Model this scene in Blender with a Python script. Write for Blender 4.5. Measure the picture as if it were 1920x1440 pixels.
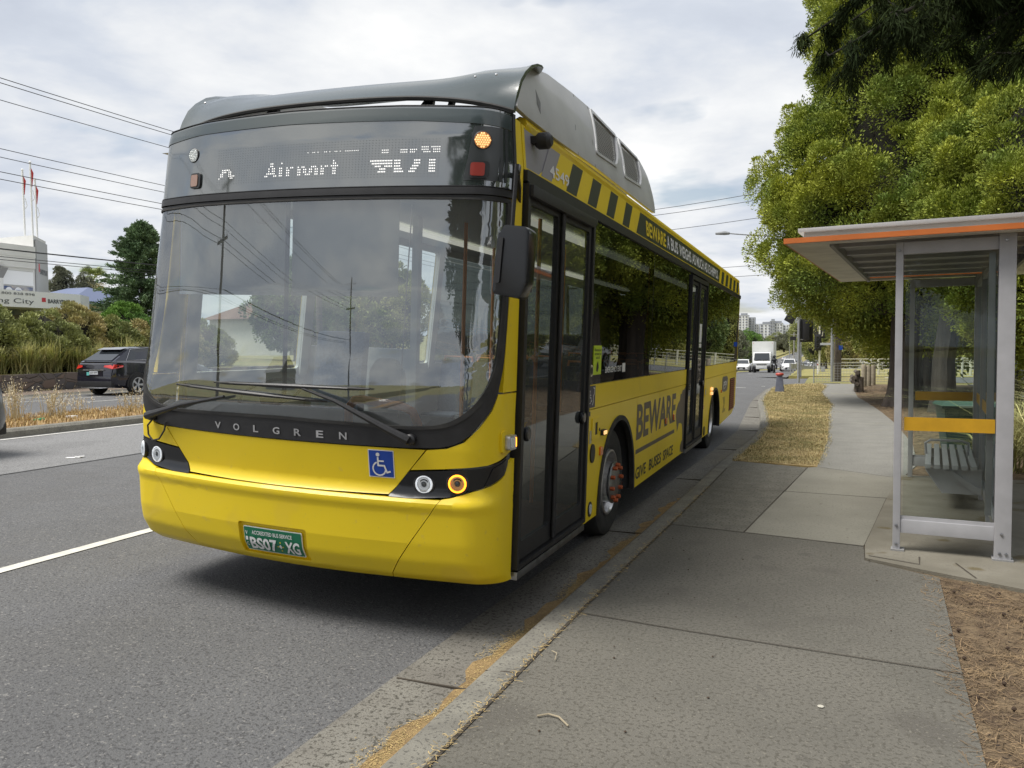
import bpy, bmesh, math, random
import numpy as np
from mathutils import Vector, Matrix
C = bpy.context.scene.collection
R = math.radians
for o in list(bpy.data.objects): bpy.data.objects.remove(o)
# ------------------------------------------------------------ camera
cam_d = bpy.data.cameras.new('camera'); cam = bpy.data.objects.new('camera', cam_d); C.objects.link(cam)
bpy.context.scene.camera = cam
cam_d.sensor_width = 36; cam_d.lens = 28.07; cam_d.clip_end = 6000; cam_d.clip_start = .05
_y, _p, _r = R(21.5), R(-2.5), .008
fw = Vector((-math.sin(_y)*math.cos(_p), math.cos(_y)*math.cos(_p), math.sin(_p)))
rt = Vector((math.cos(_y), math.sin(_y), 0)); up = rt.cross(fw)
rt2 = rt*math.cos(_r)-up*math.sin(_r); up2 = rt*math.sin(_r)+up*math.cos(_r)
M = Matrix((rt2, up2, -fw)).transposed().to_4x4(); M.translation = (0, 0, 1.55)
cam.matrix_world = M
# ------------------------------------------------------------ sky and sun
SUN_EL, SUN_AZ = 62, -122          # azimuth from +Y towards +X is where the light comes from
sc = bpy.context.scene
w = bpy.data.worlds.new('World'); sc.world = w; w.use_nodes = True
nt = w.node_tree; N = nt.nodes; L = nt.links; N.clear()
out = N.new('ShaderNodeOutputWorld'); bg = N.new('ShaderNodeBackground'); L.new(bg.outputs[0], out.inputs[0])
sky = N.new('ShaderNodeTexSky'); sky.sky_type = 'NISHITA'; sky.sun_disc = False
sky.sun_elevation = R(SUN_EL); sky.sun_rotation = R(SUN_AZ); sky.air_density = 1.2; sky.dust_density = 1.5
bg.inputs[1].default_value = .1
tc = N.new('ShaderNodeTexCoord'); sep = N.new('ShaderNodeSeparateXYZ'); L.new(tc.outputs['Generated'], sep.inputs[0])
def wmath(op, a, b=None, c=None):
    n = N.new('ShaderNodeMath'); n.operation = op
    for i, v in enumerate((a, b, c)):
        if v is None: continue
        if isinstance(v, (int, float)): n.inputs[i].default_value = v
        else: L.new(v, n.inputs[i])
    return n.outputs[0]
zz = wmath('ADD', wmath('MAXIMUM', sep.outputs[2], 0.0), .16)
cx = wmath('DIVIDE', sep.outputs[0], zz); cy = wmath('DIVIDE', sep.outputs[1], zz)
cmb = N.new('ShaderNodeCombineXYZ'); L.new(cx, cmb.inputs[0]); L.new(cy, cmb.inputs[1])
def wnoise(scale, detail, rough, dist, loc):
    mp = N.new('ShaderNodeMapping'); mp.inputs['Location'].default_value = loc; L.new(cmb.outputs[0], mp.inputs[0])
    n = N.new('ShaderNodeTexNoise'); n.inputs['Scale'].default_value = scale; n.inputs['Detail'].default_value = detail
    n.inputs['Roughness'].default_value = rough; n.inputs['Distortion'].default_value = dist; L.new(mp.outputs[0], n.inputs[0]); return n.outputs[0]
def wramp(src, stops):
    r = N.new('ShaderNodeValToRGB'); L.new(src, r.inputs[0]); e = r.color_ramp.elements
    while len(e) < len(stops): e.new(.5)
    for i, (p, c) in enumerate(stops): e[i].position = p; e[i].color = (*c, 1)
    return r.outputs[0]
n1 = wnoise(.95, 8, .56, .25, (2.3, .7, 0)); n2 = wnoise(2.2, 6, .55, .2, (7.1, 3.3, 0))
shade = wmath('ADD', wmath('MULTIPLY', n1, .68), wmath('MULTIPLY', n2, .32))
cloud = wramp(shade, [(.36, (4.6, 5.0, 5.8)), (.455, (5.5, 5.9, 6.6)), (.52, (6.8, 7.0, 7.3)), (.60, (8.1, 8.15, 8.15)), (.68, (9.0, 9.0, 8.9))])
nb = wnoise(1.5, 5, .5, .1, (11.4, 5.0, 0))
cover = wramp(nb, [(.31, (.35, .35, .35)), (.40, (1, 1, 1))])
mx = N.new('ShaderNodeMix'); mx.data_type = 'RGBA'; L.new(cover, mx.inputs[0]); L.new(sky.outputs[0], mx.inputs[6]); L.new(cloud, mx.inputs[7])
L.new(mx.outputs[2], bg.inputs[0])
sd = bpy.data.lights.new('sun', 'SUN'); sd.energy = 3.9; sd.angle = R(30); sd.color = (1, .96, .9)
so = bpy.data.objects.new('sun', sd); C.objects.link(so)
sdir = Vector((math.sin(R(SUN_AZ))*math.cos(R(SUN_EL)), math.cos(R(SUN_AZ))*math.cos(R(SUN_EL)), math.sin(R(SUN_EL))))
so.rotation_euler = sdir.to_track_quat('Z', 'Y').to_euler(); so.location = (0, 0, 30)
vs = sc.view_settings; vs.view_transform = 'Standard'; vs.look = 'None'; vs.exposure = .30; vs.gamma = 1
sc.render.engine = 'CYCLES'; sc.cycles.max_bounces = 8; sc.cycles.transparent_max_bounces = 24
sc.cycles.caustics_reflective = False; sc.cycles.caustics_refractive = False

# ------------------------------------------------------------ materials
MATS = {}
def mat(name, col, rough=.6, metal=0, var=0, vscale=8, col2=None, bump=0, bscale=60, coat=0, ior=1.5, emit=0, island=0, speck=None, stops=None, coord='Object', detail=5):
    if name in MATS: return MATS[name]
    m = bpy.data.materials.new(name); m.use_nodes = True; t = m.node_tree; n = t.nodes; l = t.links
    b = n['Principled BSDF']; b.inputs['Roughness'].default_value = rough; b.inputs['Metallic'].default_value = metal
    b.inputs['IOR'].default_value = ior; b.inputs['Base Color'].default_value = (*col, 1)
    if coat: b.inputs['Coat Weight'].default_value = coat; b.inputs['Coat Roughness'].default_value = .04
    if emit: b.inputs['Emission Color'].default_value = (*col, 1); b.inputs['Emission Strength'].default_value = emit
    tcn = n.new('ShaderNodeTexCoord'); src = tcn.outputs[coord]
    def noise(sc_, d=5, r=.55):
        q = n.new('ShaderNodeTexNoise'); q.inputs['Scale'].default_value = sc_; q.inputs['Detail'].default_value = d; q.inputs['Roughness'].default_value = r
        l.new(src, q.inputs[0]); return q.outputs[0]
    def mixc(f, a, b_, mode='MIX'):
        q = n.new('ShaderNodeMix'); q.data_type = 'RGBA'; q.blend_type = mode
        for i, v in ((0, f), (6, a), (7, b_)):
            if isinstance(v, tuple): q.inputs[i].default_value = (*v, 1)
            elif isinstance(v, (int, float)): q.inputs[i].default_value = v
            else: l.new(v, q.inputs[i])
        return q.outputs[2]
    def ramp(s, st):
        q = n.new('ShaderNodeValToRGB'); l.new(s, q.inputs[0]); e = q.color_ramp.elements
        while len(e) < len(st): e.new(.5)
        for i, (p, c) in enumerate(st): e[i].position = p; e[i].color = (*c, 1) if isinstance(c, tuple) else (c, c, c, 1)
        return q.outputs[0]
    cur = None
    if col2 is not None or var:
        c2 = col2 if col2 is not None else tuple(max(0, c*(1-var)) for c in col)
        cur = mixc(ramp(noise(vscale, detail), [(.36, 0.), (.64, 1.)]), col, c2)
    if speck:                                   # (scale, colour, threshold)
        for (s_, c_, th) in speck:
            cur = mixc(ramp(noise(s_, 2), [(th, 0.), (th+.05, 1.)]), cur if cur is not None else col, c_)
    if island:
        g = n.new('ShaderNodeNewGeometry')
        hs = n.new('ShaderNodeHueSaturation'); mr = n.new('ShaderNodeMapRange'); l.new(g.outputs['Random Per Island'], mr.inputs[0])
        mr.inputs[3].default_value = 1-island; mr.inputs[4].default_value = 1+island; l.new(mr.outputs[0], hs.inputs['Value'])
        if cur is not None: l.new(cur, hs.inputs['Color'])
        else: hs.inputs['Color'].default_value = (*col, 1)
        cur = hs.outputs[0]
    if cur is not None: l.new(cur, b.inputs['Base Color'])
    if bump:
        bp = n.new('ShaderNodeBump'); bp.inputs['Strength'].default_value = bump; bp.inputs['Distance'].default_value = .01
        l.new(noise(bscale, 4, .6), bp.inputs['Height']); l.new(bp.outputs[0], b.inputs['Normal'])
    m['n'] = name; MATS[name] = m; return m
def glass(name, tint, ior=1.5, rough=0.0, film=0):
    m = bpy.data.materials.new(name); m.use_nodes = True; t = m.node_tree; n = t.nodes; l = t.links; n.clear()
    o = n.new('ShaderNodeOutputMaterial'); mx = n.new('ShaderNodeMixShader'); f = n.new('ShaderNodeFresnel'); f.inputs[0].default_value = ior
    tr = n.new('ShaderNodeBsdfTransparent'); tr.inputs[0].default_value = (*tint, 1); g = n.new('ShaderNodeBsdfGlossy'); g.inputs['Roughness'].default_value = rough
    g.inputs[0].default_value = (.93, .97, 1, 1)
    l.new(f.outputs[0], mx.inputs[0]); l.new(tr.outputs[0], mx.inputs[1]); l.new(g.outputs[0], mx.inputs[2]); 
    if film:                                    # diffuse dust film, added to lighten the pane where reflected sky is weak
        df = n.new('ShaderNodeBsdfDiffuse'); df.inputs[0].default_value = (.62, .64, .62, 1); m2 = n.new('ShaderNodeMixShader'); tcn = n.new('ShaderNodeTexCoord'); nz = n.new('ShaderNodeTexNoise'); nz.inputs['Scale'].default_value = 2.2; nz.inputs['Detail'].default_value = 6
        l.new(tcn.outputs['Object'], nz.inputs[0]); mr = n.new('ShaderNodeMapRange'); mr.inputs[3].default_value = film*.5; mr.inputs[4].default_value = film*1.5; l.new(nz.outputs[0], mr.inputs[0]); l.new(mr.outputs[0], m2.inputs[0]); l.new(mx.outputs[0], m2.inputs[1]); l.new(df.outputs[0], m2.inputs[2]); l.new(m2.outputs[0], o.inputs[0])
    else: l.new(mx.outputs[0], o.inputs[0])
    MATS[name] = m; return m
YEL = mat('bus_yellow_paint', (.84, .62, .011), .45, coat=.12, var=.06, vscale=1.3, bump=.005, bscale=7, speck=[(2.5, (.78, .57, .02), .60), (90, (.70, .53, .05), .68), (14, (.76, .56, .04), .68)])
BLK = mat('black_gloss_trim', (.012, .013, .015), .22, ior=1.5)
BLKM = mat('black_satin_plastic', (.022, .022, .024), .48, var=.3, vscale=14, bump=.05, bscale=150)
ALLOY = mat('alloy_silver', (.55, .56, .57), .35, .25)
RUB = mat('rubber', (.02, .02, .02), .75, var=.4, vscale=10, col2=(.035, .034, .032), bump=.2, bscale=60)
GREYF = mat('grey_roof_cover_paint', (.52, .525, .52), .45, var=.2, vscale=2.5, col2=(.44, .445, .44), coat=.15, bump=.02, bscale=12)
FAIR = mat('charcoal_gloss_fairing', (.05, .066, .068), .24, coat=.4, ior=1.5, bump=.01, bscale=4)
CHARC = mat('charcoal_stripe_vinyl', (.028, .033, .030), .4)
BROWNG = mat('grey_brown_vinyl', (.105, .088, .070), .45)
WHITEV = mat('white_vinyl', (.75, .75, .74), .45)
YELV = mat('yellow_vinyl', (.75, .56, .02), .45)
CHROME = mat('polished_metal', (.72, .72, .73), .28, .8, var=.3, vscale=20, bump=.05, bscale=30)
ALU = mat('brushed_aluminium', (.42, .43, .45), .36, 1, var=.35, vscale=12, bump=.05, bscale=90)
ORG = mat('orange_rail', (.95, .34, .10), .4, coat=.3)
NUT = mat('orange_nut_plastic', (.55, .12, .035), .5, var=.3, vscale=40)
INT_L = mat('interior_light_panel', (.58, .60, .58), .6); INT_D = mat('interior_dark_panel', (.045, .047, .05), .7)
BLIND = mat('grey_roller_blind', (.62, .66, .64), .8, bump=.1, bscale=300)
SEATM = mat('blue_grey_seat_fabric', (.07, .09, .13), .85, var=.4, vscale=60)
FLOORR = mat('red_brown_bus_floor', (.12, .05, .042), .6, var=.3, vscale=40)
WS = glass('windscreen_glass', (.88, .92, .90), 2.7, film=.04)
DG = glass('door_glass', (.62, .66, .64), 1.7, film=.03)
SG = glass('tinted_side_glass', (.10, .115, .105), 1.62)
CG = glass('clear_glass', (.93, .96, .94), 1.27)
LENS = glass('lamp_lens', (.96, .97, .97), 1.35)
AMB = mat('amber_lamp_lit', (1.0, .55, .22), .3, emit=.9); AMBK = mat('amber_lamp_back', (.50, .22, .07), .3, emit=.25)
AMBR = mat('amber_ring_lit', (1.0, .34, .02), .3, emit=2.6)
REDL = mat('red_marker_lens', (.30, .05, .04), .25, coat=1); ORL = mat('orange_marker_lens', (.75, .18, .02), .3, coat=1)
LEDW = mat('led_white', (1, .99, .97), .4, emit=.75); CLR = mat('clear_lamp_face', (.75, .79, .78), .15, .2, bump=.4, bscale=90)
VIS = mat('destination_glass', (.05, .062, .060), .05, ior=3.0)
LEDOFF = mat('led_unlit', (.055, .065, .062), .2)
GRN = mat('green_plate_paint', (.015, .17, .085), .4); BLU = mat('blue_sign', (.012, .06, .36), .4)

# ------------------------------------------------------------ mesh helpers
class MB:
    def __init__(s): s.v = []; s.f = []
    def add(s, vs_, fs_):
        n = len(s.v); s.v += [tuple(v) for v in vs_]; s.f += [tuple(i+n for i in f) for f in fs_]; return s
    def box(s, c, d, rz=0, rx=0, ry=0):
        rot = Matrix.Rotation(rz, 3, 'Z') @ Matrix.Rotation(ry, 3, 'Y') @ Matrix.Rotation(rx, 3, 'X')
        vs_ = [Vector(c)+rot @ Vector((x*d[0]/2, y*d[1]/2, z*d[2]/2)) for x in (-1, 1) for y in (-1, 1) for z in (-1, 1)]
        return s.add(vs_, [(0, 1, 3, 2), (4, 6, 7, 5), (0, 4, 5, 1), (2, 3, 7, 6), (0, 2, 6, 4), (1, 5, 7, 3)])
    def b2(s, a, b): return s.box([(a[i]+b[i])/2 for i in range(3)], [abs(b[i]-a[i]) for i in range(3)])
    def tube(s, pts, r, n=8, cap=True):
        pts = [Vector(p) for p in pts]; rs = r if isinstance(r, (list, tuple)) else [r]*len(pts); rings = []
        t0 = (pts[1]-pts[0]).normalized(); nrm = t0.orthogonal().normalized()
        for i, p in enumerate(pts):
            if i == 0: t = (pts[1]-p)
            elif i == len(pts)-1: t = p-pts[i-1]
            else: t = (pts[i+1]-p).normalized()+(p-pts[i-1]).normalized()
            t.normalize(); nrm = (nrm-t*nrm.dot(t)).normalized(); bn = t.cross(nrm)
            rings.append([p+(nrm*math.cos(a)+bn*math.sin(a))*rs[i] for a in [2*math.pi*k/n for k in range(n)]])
        vs_ = [v for r_ in rings for v in r_]; fs_ = []
        for i in range(len(pts)-1):
            for k in range(n): fs_.append((i*n+k, i*n+(k+1) % n, (i+1)*n+(k+1) % n, (i+1)*n+k))
        if cap: fs_ += [tuple(range(n))[::-1], tuple((len(pts)-1)*n+k for k in range(n))]
        return s.add(vs_, fs_)
    def lathe(s, prof, c, axis='Z', n=24):          # prof: (radius, height) pairs
        vs_ = []; fs_ = []
        for (r, h) in prof:
            for k in range(n):
                a = 2*math.pi*k/n; x, y = r*math.cos(a), r*math.sin(a)
                p = {'Z': (x, y, h), 'X': (h, x, y), 'Y': (x, h, y)}[axis]; vs_.append((p[0]+c[0], p[1]+c[1], p[2]+c[2]))
        for i in range(len(prof)-1):
            for k in range(n): fs_.append((i*n+k, i*n+(k+1) % n, (i+1)*n+(k+1) % n, (i+1)*n+k))
        return s.add(vs_, fs_)
    def prism(s, poly, axis, a, b):                 # poly in the two other axes (cyclic order), extruded from a to b
        def P(u, v, w_): return {'X': (w_, u, v), 'Y': (u, w_, v), 'Z': (u, v, w_)}[axis]
        n = len(poly); vs_ = [P(u, v, a) for u, v in poly]+[P(u, v, b) for u, v in poly]
        fs_ = [tuple(range(n))[::-1], tuple(range(n, 2*n))]+[(i, (i+1) % n, n+(i+1) % n, n+i) for i in range(n)]
        return s.add(vs_, fs_)
    def quad(s, a, b, c, d): return s.add([a, b, c, d], [(0, 1, 2, 3)])
    def build(s, name, m, parent=None, bevel=0, smooth=True, ang=35, xf=None, seg=2):
        me = bpy.data.meshes.new(name); me.from_pydata([tuple(v) for v in s.v], [], s.f); me.validate()
        bm = bmesh.new(); bm.from_mesh(me)
        if bevel:
            bmesh.ops.remove_doubles(bm, verts=bm.verts, dist=1e-5)
            es = [e for e in bm.edges if len(e.link_faces) == 2 and e.calc_face_angle(0) > R(30)]
            bmesh.ops.bevel(bm, geom=es, offset=bevel, segments=seg, affect='EDGES', profile=.7, clamp_overlap=True)
        bmesh.ops.recalc_face_normals(bm, faces=bm.faces)
        bm.to_mesh(me); bm.free()
        if xf: me.transform(xf)
        return fin(name, me, m, parent, smooth, ang)
def fin(name, me, m, parent=None, smooth=True, ang=35):
    if smooth and len(me.polygons):
        me.shade_smooth(); me.set_sharp_from_angle(angle=R(ang))
    me.materials.append(m); o = bpy.data.objects.new(name, me); C.objects.link(o)
    if parent: o.parent = parent
    return o
def tag(o, label=None, cat=None, group=None, kind=None):
    for k, v in (('label', label), ('category', cat), ('group', group), ('kind', kind)):
        if v: o[k] = v
    return o
def thing(name, loc, label, cat, group=None, rz=0):
    o = bpy.data.objects.new(name, None); o.empty_display_size = .2; C.objects.link(o); o.location = loc; o.rotation_euler = (0, 0, rz)
    return tag(o, label, cat, group)
def kids(o): return [c for c in bpy.data.objects if c.parent == o]
def dup(root, loc, rz, label, sc_=1):
    def cp(o, par):
        c = o.copy(); C.objects.link(c); c.parent = par
        for k in kids(o): cp(k, c)
        return c
    c = cp(root, None); c.location = loc; c.rotation_euler = (0, 0, rz); c.scale = (sc_,)*3; c['label'] = label; return c

def fill2d(loops, step=None):
    bm = bmesh.new(); es = []
    for lp in loops:
        vs_ = [bm.verts.new((p[0], p[1], 0)) for p in lp]
        es += [bm.edges.new((vs_[i], vs_[(i+1) % len(vs_)])) for i in range(len(vs_))]
    bmesh.ops.triangle_fill(bm, use_beauty=True, use_dissolve=False, edges=es)
    return cut2d(bm, step)
def cut2d(bm, step):
    if step:
        for ax in (0, 1):
            st = step[ax]
            if not st: continue
            co = [v.co[ax] for v in bm.verts]; k = math.floor(min(co)/st)+1
            while k*st < max(co):
                no = Vector((1, 0, 0)) if ax == 0 else Vector((0, 1, 0))
                bmesh.ops.bisect_plane(bm, geom=bm.verts[:]+bm.edges[:]+bm.faces[:], plane_co=no*(k*st), plane_no=no); k += 1
    return bm
def wrap(bm, fmap, off, th, name, m, parent, smooth=True, ang=35):
    bmesh.ops.remove_doubles(bm, verts=bm.verts, dist=1e-5)
    bm.verts.index_update(); vs_ = [v.co.copy() for v in bm.verts]; fs_ = []
    for f in bm.faces:
        ids = [v.index for v in f.verts]
        if f.normal.z < 0: ids = ids[::-1]
        fs_.append(tuple(ids))
    mb = MB(); n = len(vs_); V = [fmap(v[0], v[1], off) for v in vs_]; F = list(fs_)
    if th:
        V += [fmap(v[0], v[1], off-th) for v in vs_]; F += [tuple(i+n for i in f[::-1]) for f in fs_]
        cnt = {}
        for f in fs_:
            for i in range(len(f)): cnt[(f[i], f[(i+1) % len(f)])] = 1
        for (a, b) in list(cnt):
            if (b, a) not in cnt: F.append((a, a+n, b+n, b))
    bm.free(); me = bpy.data.meshes.new(name); me.from_pydata([tuple(v) for v in V], [], F); me.validate()
    return fin(name, me, m, parent, smooth, ang)
def patch(name, loops, fmap, m, parent, off=0, th=.02, step=(.06, .12), ang=35):
    if not isinstance(loops[0][0], (tuple, list)): loops = [loops]
    return wrap(fill2d(loops, step), fmap, off, th, name, m, parent, ang=ang)
def rnd(poly, r, n=4):
    out_ = []
    for i, p in enumerate(poly):
        a, b = Vector(poly[i-1]), Vector(poly[(i+1) % len(poly)]); p = Vector(p)
        rr = min(r, (a-p).length*.45, (b-p).length*.45); A = p+(a-p).normalized()*rr; B = p+(b-p).normalized()*rr
        for k in range(n+1):
            t = k/n; out_.append(tuple(A*(1-t)**2+p*2*t*(1-t)+B*t*t))
    return out_
def rect(u0, u1, v0, v1, r=0):
    p = [(u0, v0), (u1, v0), (u1, v1), (u0, v1)]; return rnd(p, r) if r else p
def circ(u, v, r, n=20, ry=None): return [(u+r*math.cos(2*math.pi*k/n), v+(ry or r)*math.sin(2*math.pi*k/n)) for k in range(n)]
def text_bm(body, bold=.0, space=1.0):
    cu = bpy.data.curves.new('t', 'FONT'); cu.body = body; cu.size = 1; cu.offset = bold; cu.space_character = space; cu.resolution_u = 3
    o = bpy.data.objects.new('t', cu); C.objects.link(o); bpy.context.view_layer.update()
    me = bpy.data.meshes.new_from_object(o.evaluated_get(bpy.context.evaluated_depsgraph_get()))
    bpy.data.objects.remove(o); bpy.data.curves.remove(cu); bm = bmesh.new(); bm.from_mesh(me); bpy.data.meshes.remove(me); return bm
def text(name, body, u0, u1, v0, v1, fmap, m, parent, off=.003, bold=.0, space=1.0, step=None, flipu=False, shear=0):
    bm = text_bm(body, bold, space)
    x0, x1 = min(v.co.x for v in bm.verts), max(v.co.x for v in bm.verts); y0, y1 = min(v.co.y for v in bm.verts), max(v.co.y for v in bm.verts)
    for v in bm.verts:
        a = (v.co.x-x0)/(x1-x0); b = (v.co.y-y0)/(y1-y0); v.co = (u0+a*(u1-u0)+shear*b, v0+b*(v1-v0), 0)
    cut2d(bm, step)
    return wrap(bm, fmap, off, 0, name, m, parent, smooth=False)
# ------------------------------------------------------------ the bus
HW = 1.31
def _contour():
    r = .17; x = np.linspace(0, HW-r, 60); x0 = x[-1]; y0 = .1*x0*x0; a0 = math.atan(.2*x0); R_ = (HW-x0)/(1-math.sin(a0))
    p = [(a, .1*a*a) for a in x]; ccx = x0-R_*math.sin(a0); ccy = y0+R_*math.cos(a0)
    p += [(ccx+R_*math.sin(a), ccy-R_*math.cos(a)) for a in np.linspace(a0, math.pi/2, 16)[1:]]; p.append((HW, 3.0)); return np.array(p)
CT = _contour(); CS = np.concatenate([[0], np.cumsum(np.hypot(*np.diff(CT, axis=0).T))])
PZ = [.25, .30, .36, .45, .56, .74, .775, .80, .845, .88, 1.1, 1.3, 2.0, 2.54, 2.85, 2.95, 3.03, 3.4]
PY = [4.12, 4.05, 3.96, 3.905, 3.885, 3.875, 3.86, 3.862, 3.900, 3.912, 3.878, 3.864, 3.886, 3.912, 3.938, 3.952, 3.975, 4.06]
def Y0(z): return float(np.interp(z, PZ, PY))
def lean(z): return float(np.interp(z, [.3, .83, 1.1, 1.8, 2.54, 3.02, 3.5], [-.02, -.03, 0, .07, .14, .16, .17]))
def cove(z): return -.10*max(0, z-2.72)
def fm(s, z, off=0):
    a = abs(s); x = float(np.interp(a, CS, CT[:, 0])); y = float(np.interp(a, CS, CT[:, 1]))
    x2 = float(np.interp(a+.01, CS, CT[:, 0])); y2 = float(np.interp(a+.01, CS, CT[:, 1])); l_ = math.hypot(x2-x, y2-y) or 1
    nx, ny = (y2-y)/l_, -(x2-x)/l_; g = 1 if s >= 0 else -1; X = -HW+g*(x+off*nx)
    if s < 0:
        t = min(1, max(0, (a-.6)/.75)); X += lean(z)*t*t*(3-2*t)
    else:
        t = min(1, max(0, (a-1.0)/.4)); X += cove(z)*t
    return (X, Y0(z)+y+off*ny, z)
def sY(z, Y): return float(CS[-2])+(Y-Y0(z)-CT[-2, 1])
def sm(Y, z, off=0): return (off+cove(z), Y, z)            # kerb side wall
def lm(Y, z, off=0): return (-2*HW-off+lean(z), Y, z)      # road side wall
def mir(p): return [(-a, b) for a, b in p][::-1]
bus = thing('city_bus', (-1.76, 0, -.125), 'yellow single-deck city bus pulled in at the kerb with closed front door', 'bus')
bus.rotation_euler = (0, R(2.4), 0)
ST = (.04, .02)
# lower front
LZ = .315
cr = [(1.04, .822), (.86, .56), (.695, LZ), (1.0, LZ-.004), (1.3, LZ-.01), (sY(.31, 4.385), .30)]
cr += [(sY(z, 4.385), z) for z in np.linspace(.325, 1.03, 22)] + [(1.49, 1.00), (1.44, .945), (1.32, .90), (1.20, .868), (1.09, .832)]
patch('bumper_corner', cr, fm, YEL, bus, .0, .025, ST)
patch('bumper_corner', mir(cr), fm, YEL, bus, .0, .025, ST)
g = .006
bc = [(1.04-g, .818), (.86-g, .56), (.695-g, LZ), (.35, LZ-.004), (0, LZ-.006)]
bc = bc+[(-a, b) for a, b in bc[::-1][1:]]
rec = rect(-.30, .20, .372, .575, .02)
bump_o = patch('front_bumper', [bc, rec], fm, YEL, bus, .0, .025, ST)
patch('plate_recess', rect(-.305, .205, .367, .58), fm, YEL, bump_o, -.022, .01, ST)
pl = patch('number_plate', rect(-.265, .165, .39, .548, .008), fm, WHITEV, bus, -.006, .006, ST)
patch('plate_face', rect(-.26, .16, .395, .543, .006), fm, GRN, pl, -.003, .002, ST)
text('plate_number', 'BS07', -.215, -.015, .405, .485, fm, WHITEV, pl, .005, .03, step=(.02, .02)); text('plate_number', 'XG', .045, .148, .405, .485, fm, WHITEV, pl, .005, .03, step=(.02, .02))
text('plate_caption', 'ACCREDITED BUS SERVICE', -.195, .10, .502, .527, fm, WHITEV, pl, .004, .02)
for k, ch in enumerate('VIC'): text('plate_caption', ch, -.246, -.228, .497-k*.036, .520-k*.036, fm, WHITEV, pl, .004, .02)
cross = bmesh.new()
patch('plate_crest', rnd([(.0, .445), (.012, .46), (.024, .445), (.012, .43)], .002), fm, WHITEV, pl, .004, 0, None)
for (a, b) in ((.012, .472), (.012, .418), (-.006, .445), (.030, .445)): patch('plate_crest', circ(a, b, .005, 8), fm, YELV, pl, .004, 0, None)
# bonnet flap between headlights
fl = [(.94, 1.098), (.84, .975), (.722, .832), (.36, .826), (0, .824)]
fl = fl+[(-a, b) for a, b in fl[::-1][1:]]
fl += [(-.97, 1.02), (-1.02, 1.07), (-1.05, 1.105), (-.6, 1.100), (0, 1.096), (.6, 1.097)]
fl = [p for i, p in enumerate(fl) if not (p[0] < -.83 and p[1] < 1.0 and p[0] > -.9 and i > 6)]
patch('bonnet_flap', fl, fm, YEL, bus, -.002, .025, ST)
# headlight clusters (right = kerb side, large)
hr = [(.722, .822), (.835, .968), (1.05, .985), (1.30, 1.010), (1.50, 1.06), (1.49, 1.01), (1.44, .955), (1.32, .910), (1.20, .878), (1.08, .838), (.86, .820)]
LSIL = mat('lamp_silver', (.92, .94, .96), .3, .0, emit=.10); LAMB = mat('lamp_amber_reflector', (.85, .48, .18), .3, emit=.12); LDK = mat('lamp_dark_glass', (.10, .11, .12), .05, ior=1.8)
def headlight(poly, lens, sgn):
    h = patch('headlight_cluster', rnd(poly, .015, 3), fm, BLK, bus, .001, .03, ST)
    for (u, v, ru, lit) in lens:
        dz = fm(u, v, 0); nn = Vector(fm(u, v, .1))-Vector(dz); nn.normalize()
        q = nn.to_track_quat('Z', 'Y').to_matrix().to_4x4(); q.translation = Vector(dz)
        MB().lathe([(ru*1.25, -.012), (ru*1.28, .004), (ru*1.12, .007), (ru*1.05, .002)], (0, 0, 0)).build('bezel', BLKM, h, xf=q)
        MB().lathe([(.001, .0005), (ru*.35, .001), (ru*.6, .004), (ru*.62, .009), (ru*.80, .010), (ru*.84, .003), (ru*1.02, .007), (ru*1.04, .001)], (0, 0, 0), n=32).build('reflector', LAMB if lit else LSIL, h, xf=q)
        MB().lathe([(.001, .011), (ru*.24, .0095), (ru*.34, .003)], (0, 0, 0), n=24).build('projector_lens', LDK, h, xf=q); MB().lathe([(ru*.34, .010), (ru*.44, .012), (ru*.46, .004)], (0, 0, 0), n=24).build('lens_ring', LAMB if lit else LSIL, h, xf=q)
        if not lit: MB().lathe([(ru*.86, .0095), (ru*.98, .0105), (ru*1.0, .006)], (0, 0, 0), n=32).build('position_light_ring', mat('lit_white_ring', (.95, .97, 1), .3, emit=.5), h, xf=q)
        if lit: MB().lathe([(ru*.80, .012), (ru*.98, .013), (ru*1.0, .008)], (0, 0, 0), n=32).build('indicator_ring', AMBR, h, xf=q)
        MB().lathe([(.001, .020), (ru*.5, .019), (ru*.85, .015), (ru*1.05, .008)], (0, 0, 0), n=32).build('lens', LENS, h, xf=q)
    return h
hl = headlight(hr, [(.925, .90, .050, 0), (1.12, .915, .052, 1)], 1)
patch('side_marker_lens', rnd([(1.27, .90), (1.33, 1.002), (1.475, 1.045), (1.45, .975)], .008), fm, BLK, hl, .006, .004, ST)
headlight(mir(hr), [(-1.235, .925, .050, 0), (-1.06, .905, .052, 0)], -1)
# black mask with the windscreen opening
mo = [(0, 1.103), (.5, 1.103), (.94, 1.108), (1.06, 1.12), (1.16, 1.16), (1.24, 1.24), (1.32, 1.33), (1.36, 1.41), (1.385, 1.51), (1.41, 1.60), (1.435, 1.96), (1.42, 2.44), (1.41, 2.515)]
cham = lambda p: [q for i in range(len(p)-1) for q in ((p[i][0]*.75+p[i+1][0]*.25, p[i][1]*.75+p[i+1][1]*.25), (p[i][0]*.25+p[i+1][0]*.75, p[i][1]*.25+p[i+1][1]*.75))]
mo = [mo[0]]+cham(cham(mo))+[mo[-1]]
mo = mo+[(.7, 2.519), (0, 2.519), (-.7, 2.519)]+mir(mo)[:-1]
gl = [(0, 1.235), (.45, 1.228), (.78, 1.222), (.94, 1.226), (1.06, 1.245), (1.14, 1.282), (1.22, 1.35), (1.28, 1.43), (1.325, 1.52), (1.35, 1.60), (1.38, 1.96), (1.385, 2.40), (1.375, 2.495)]
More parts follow.
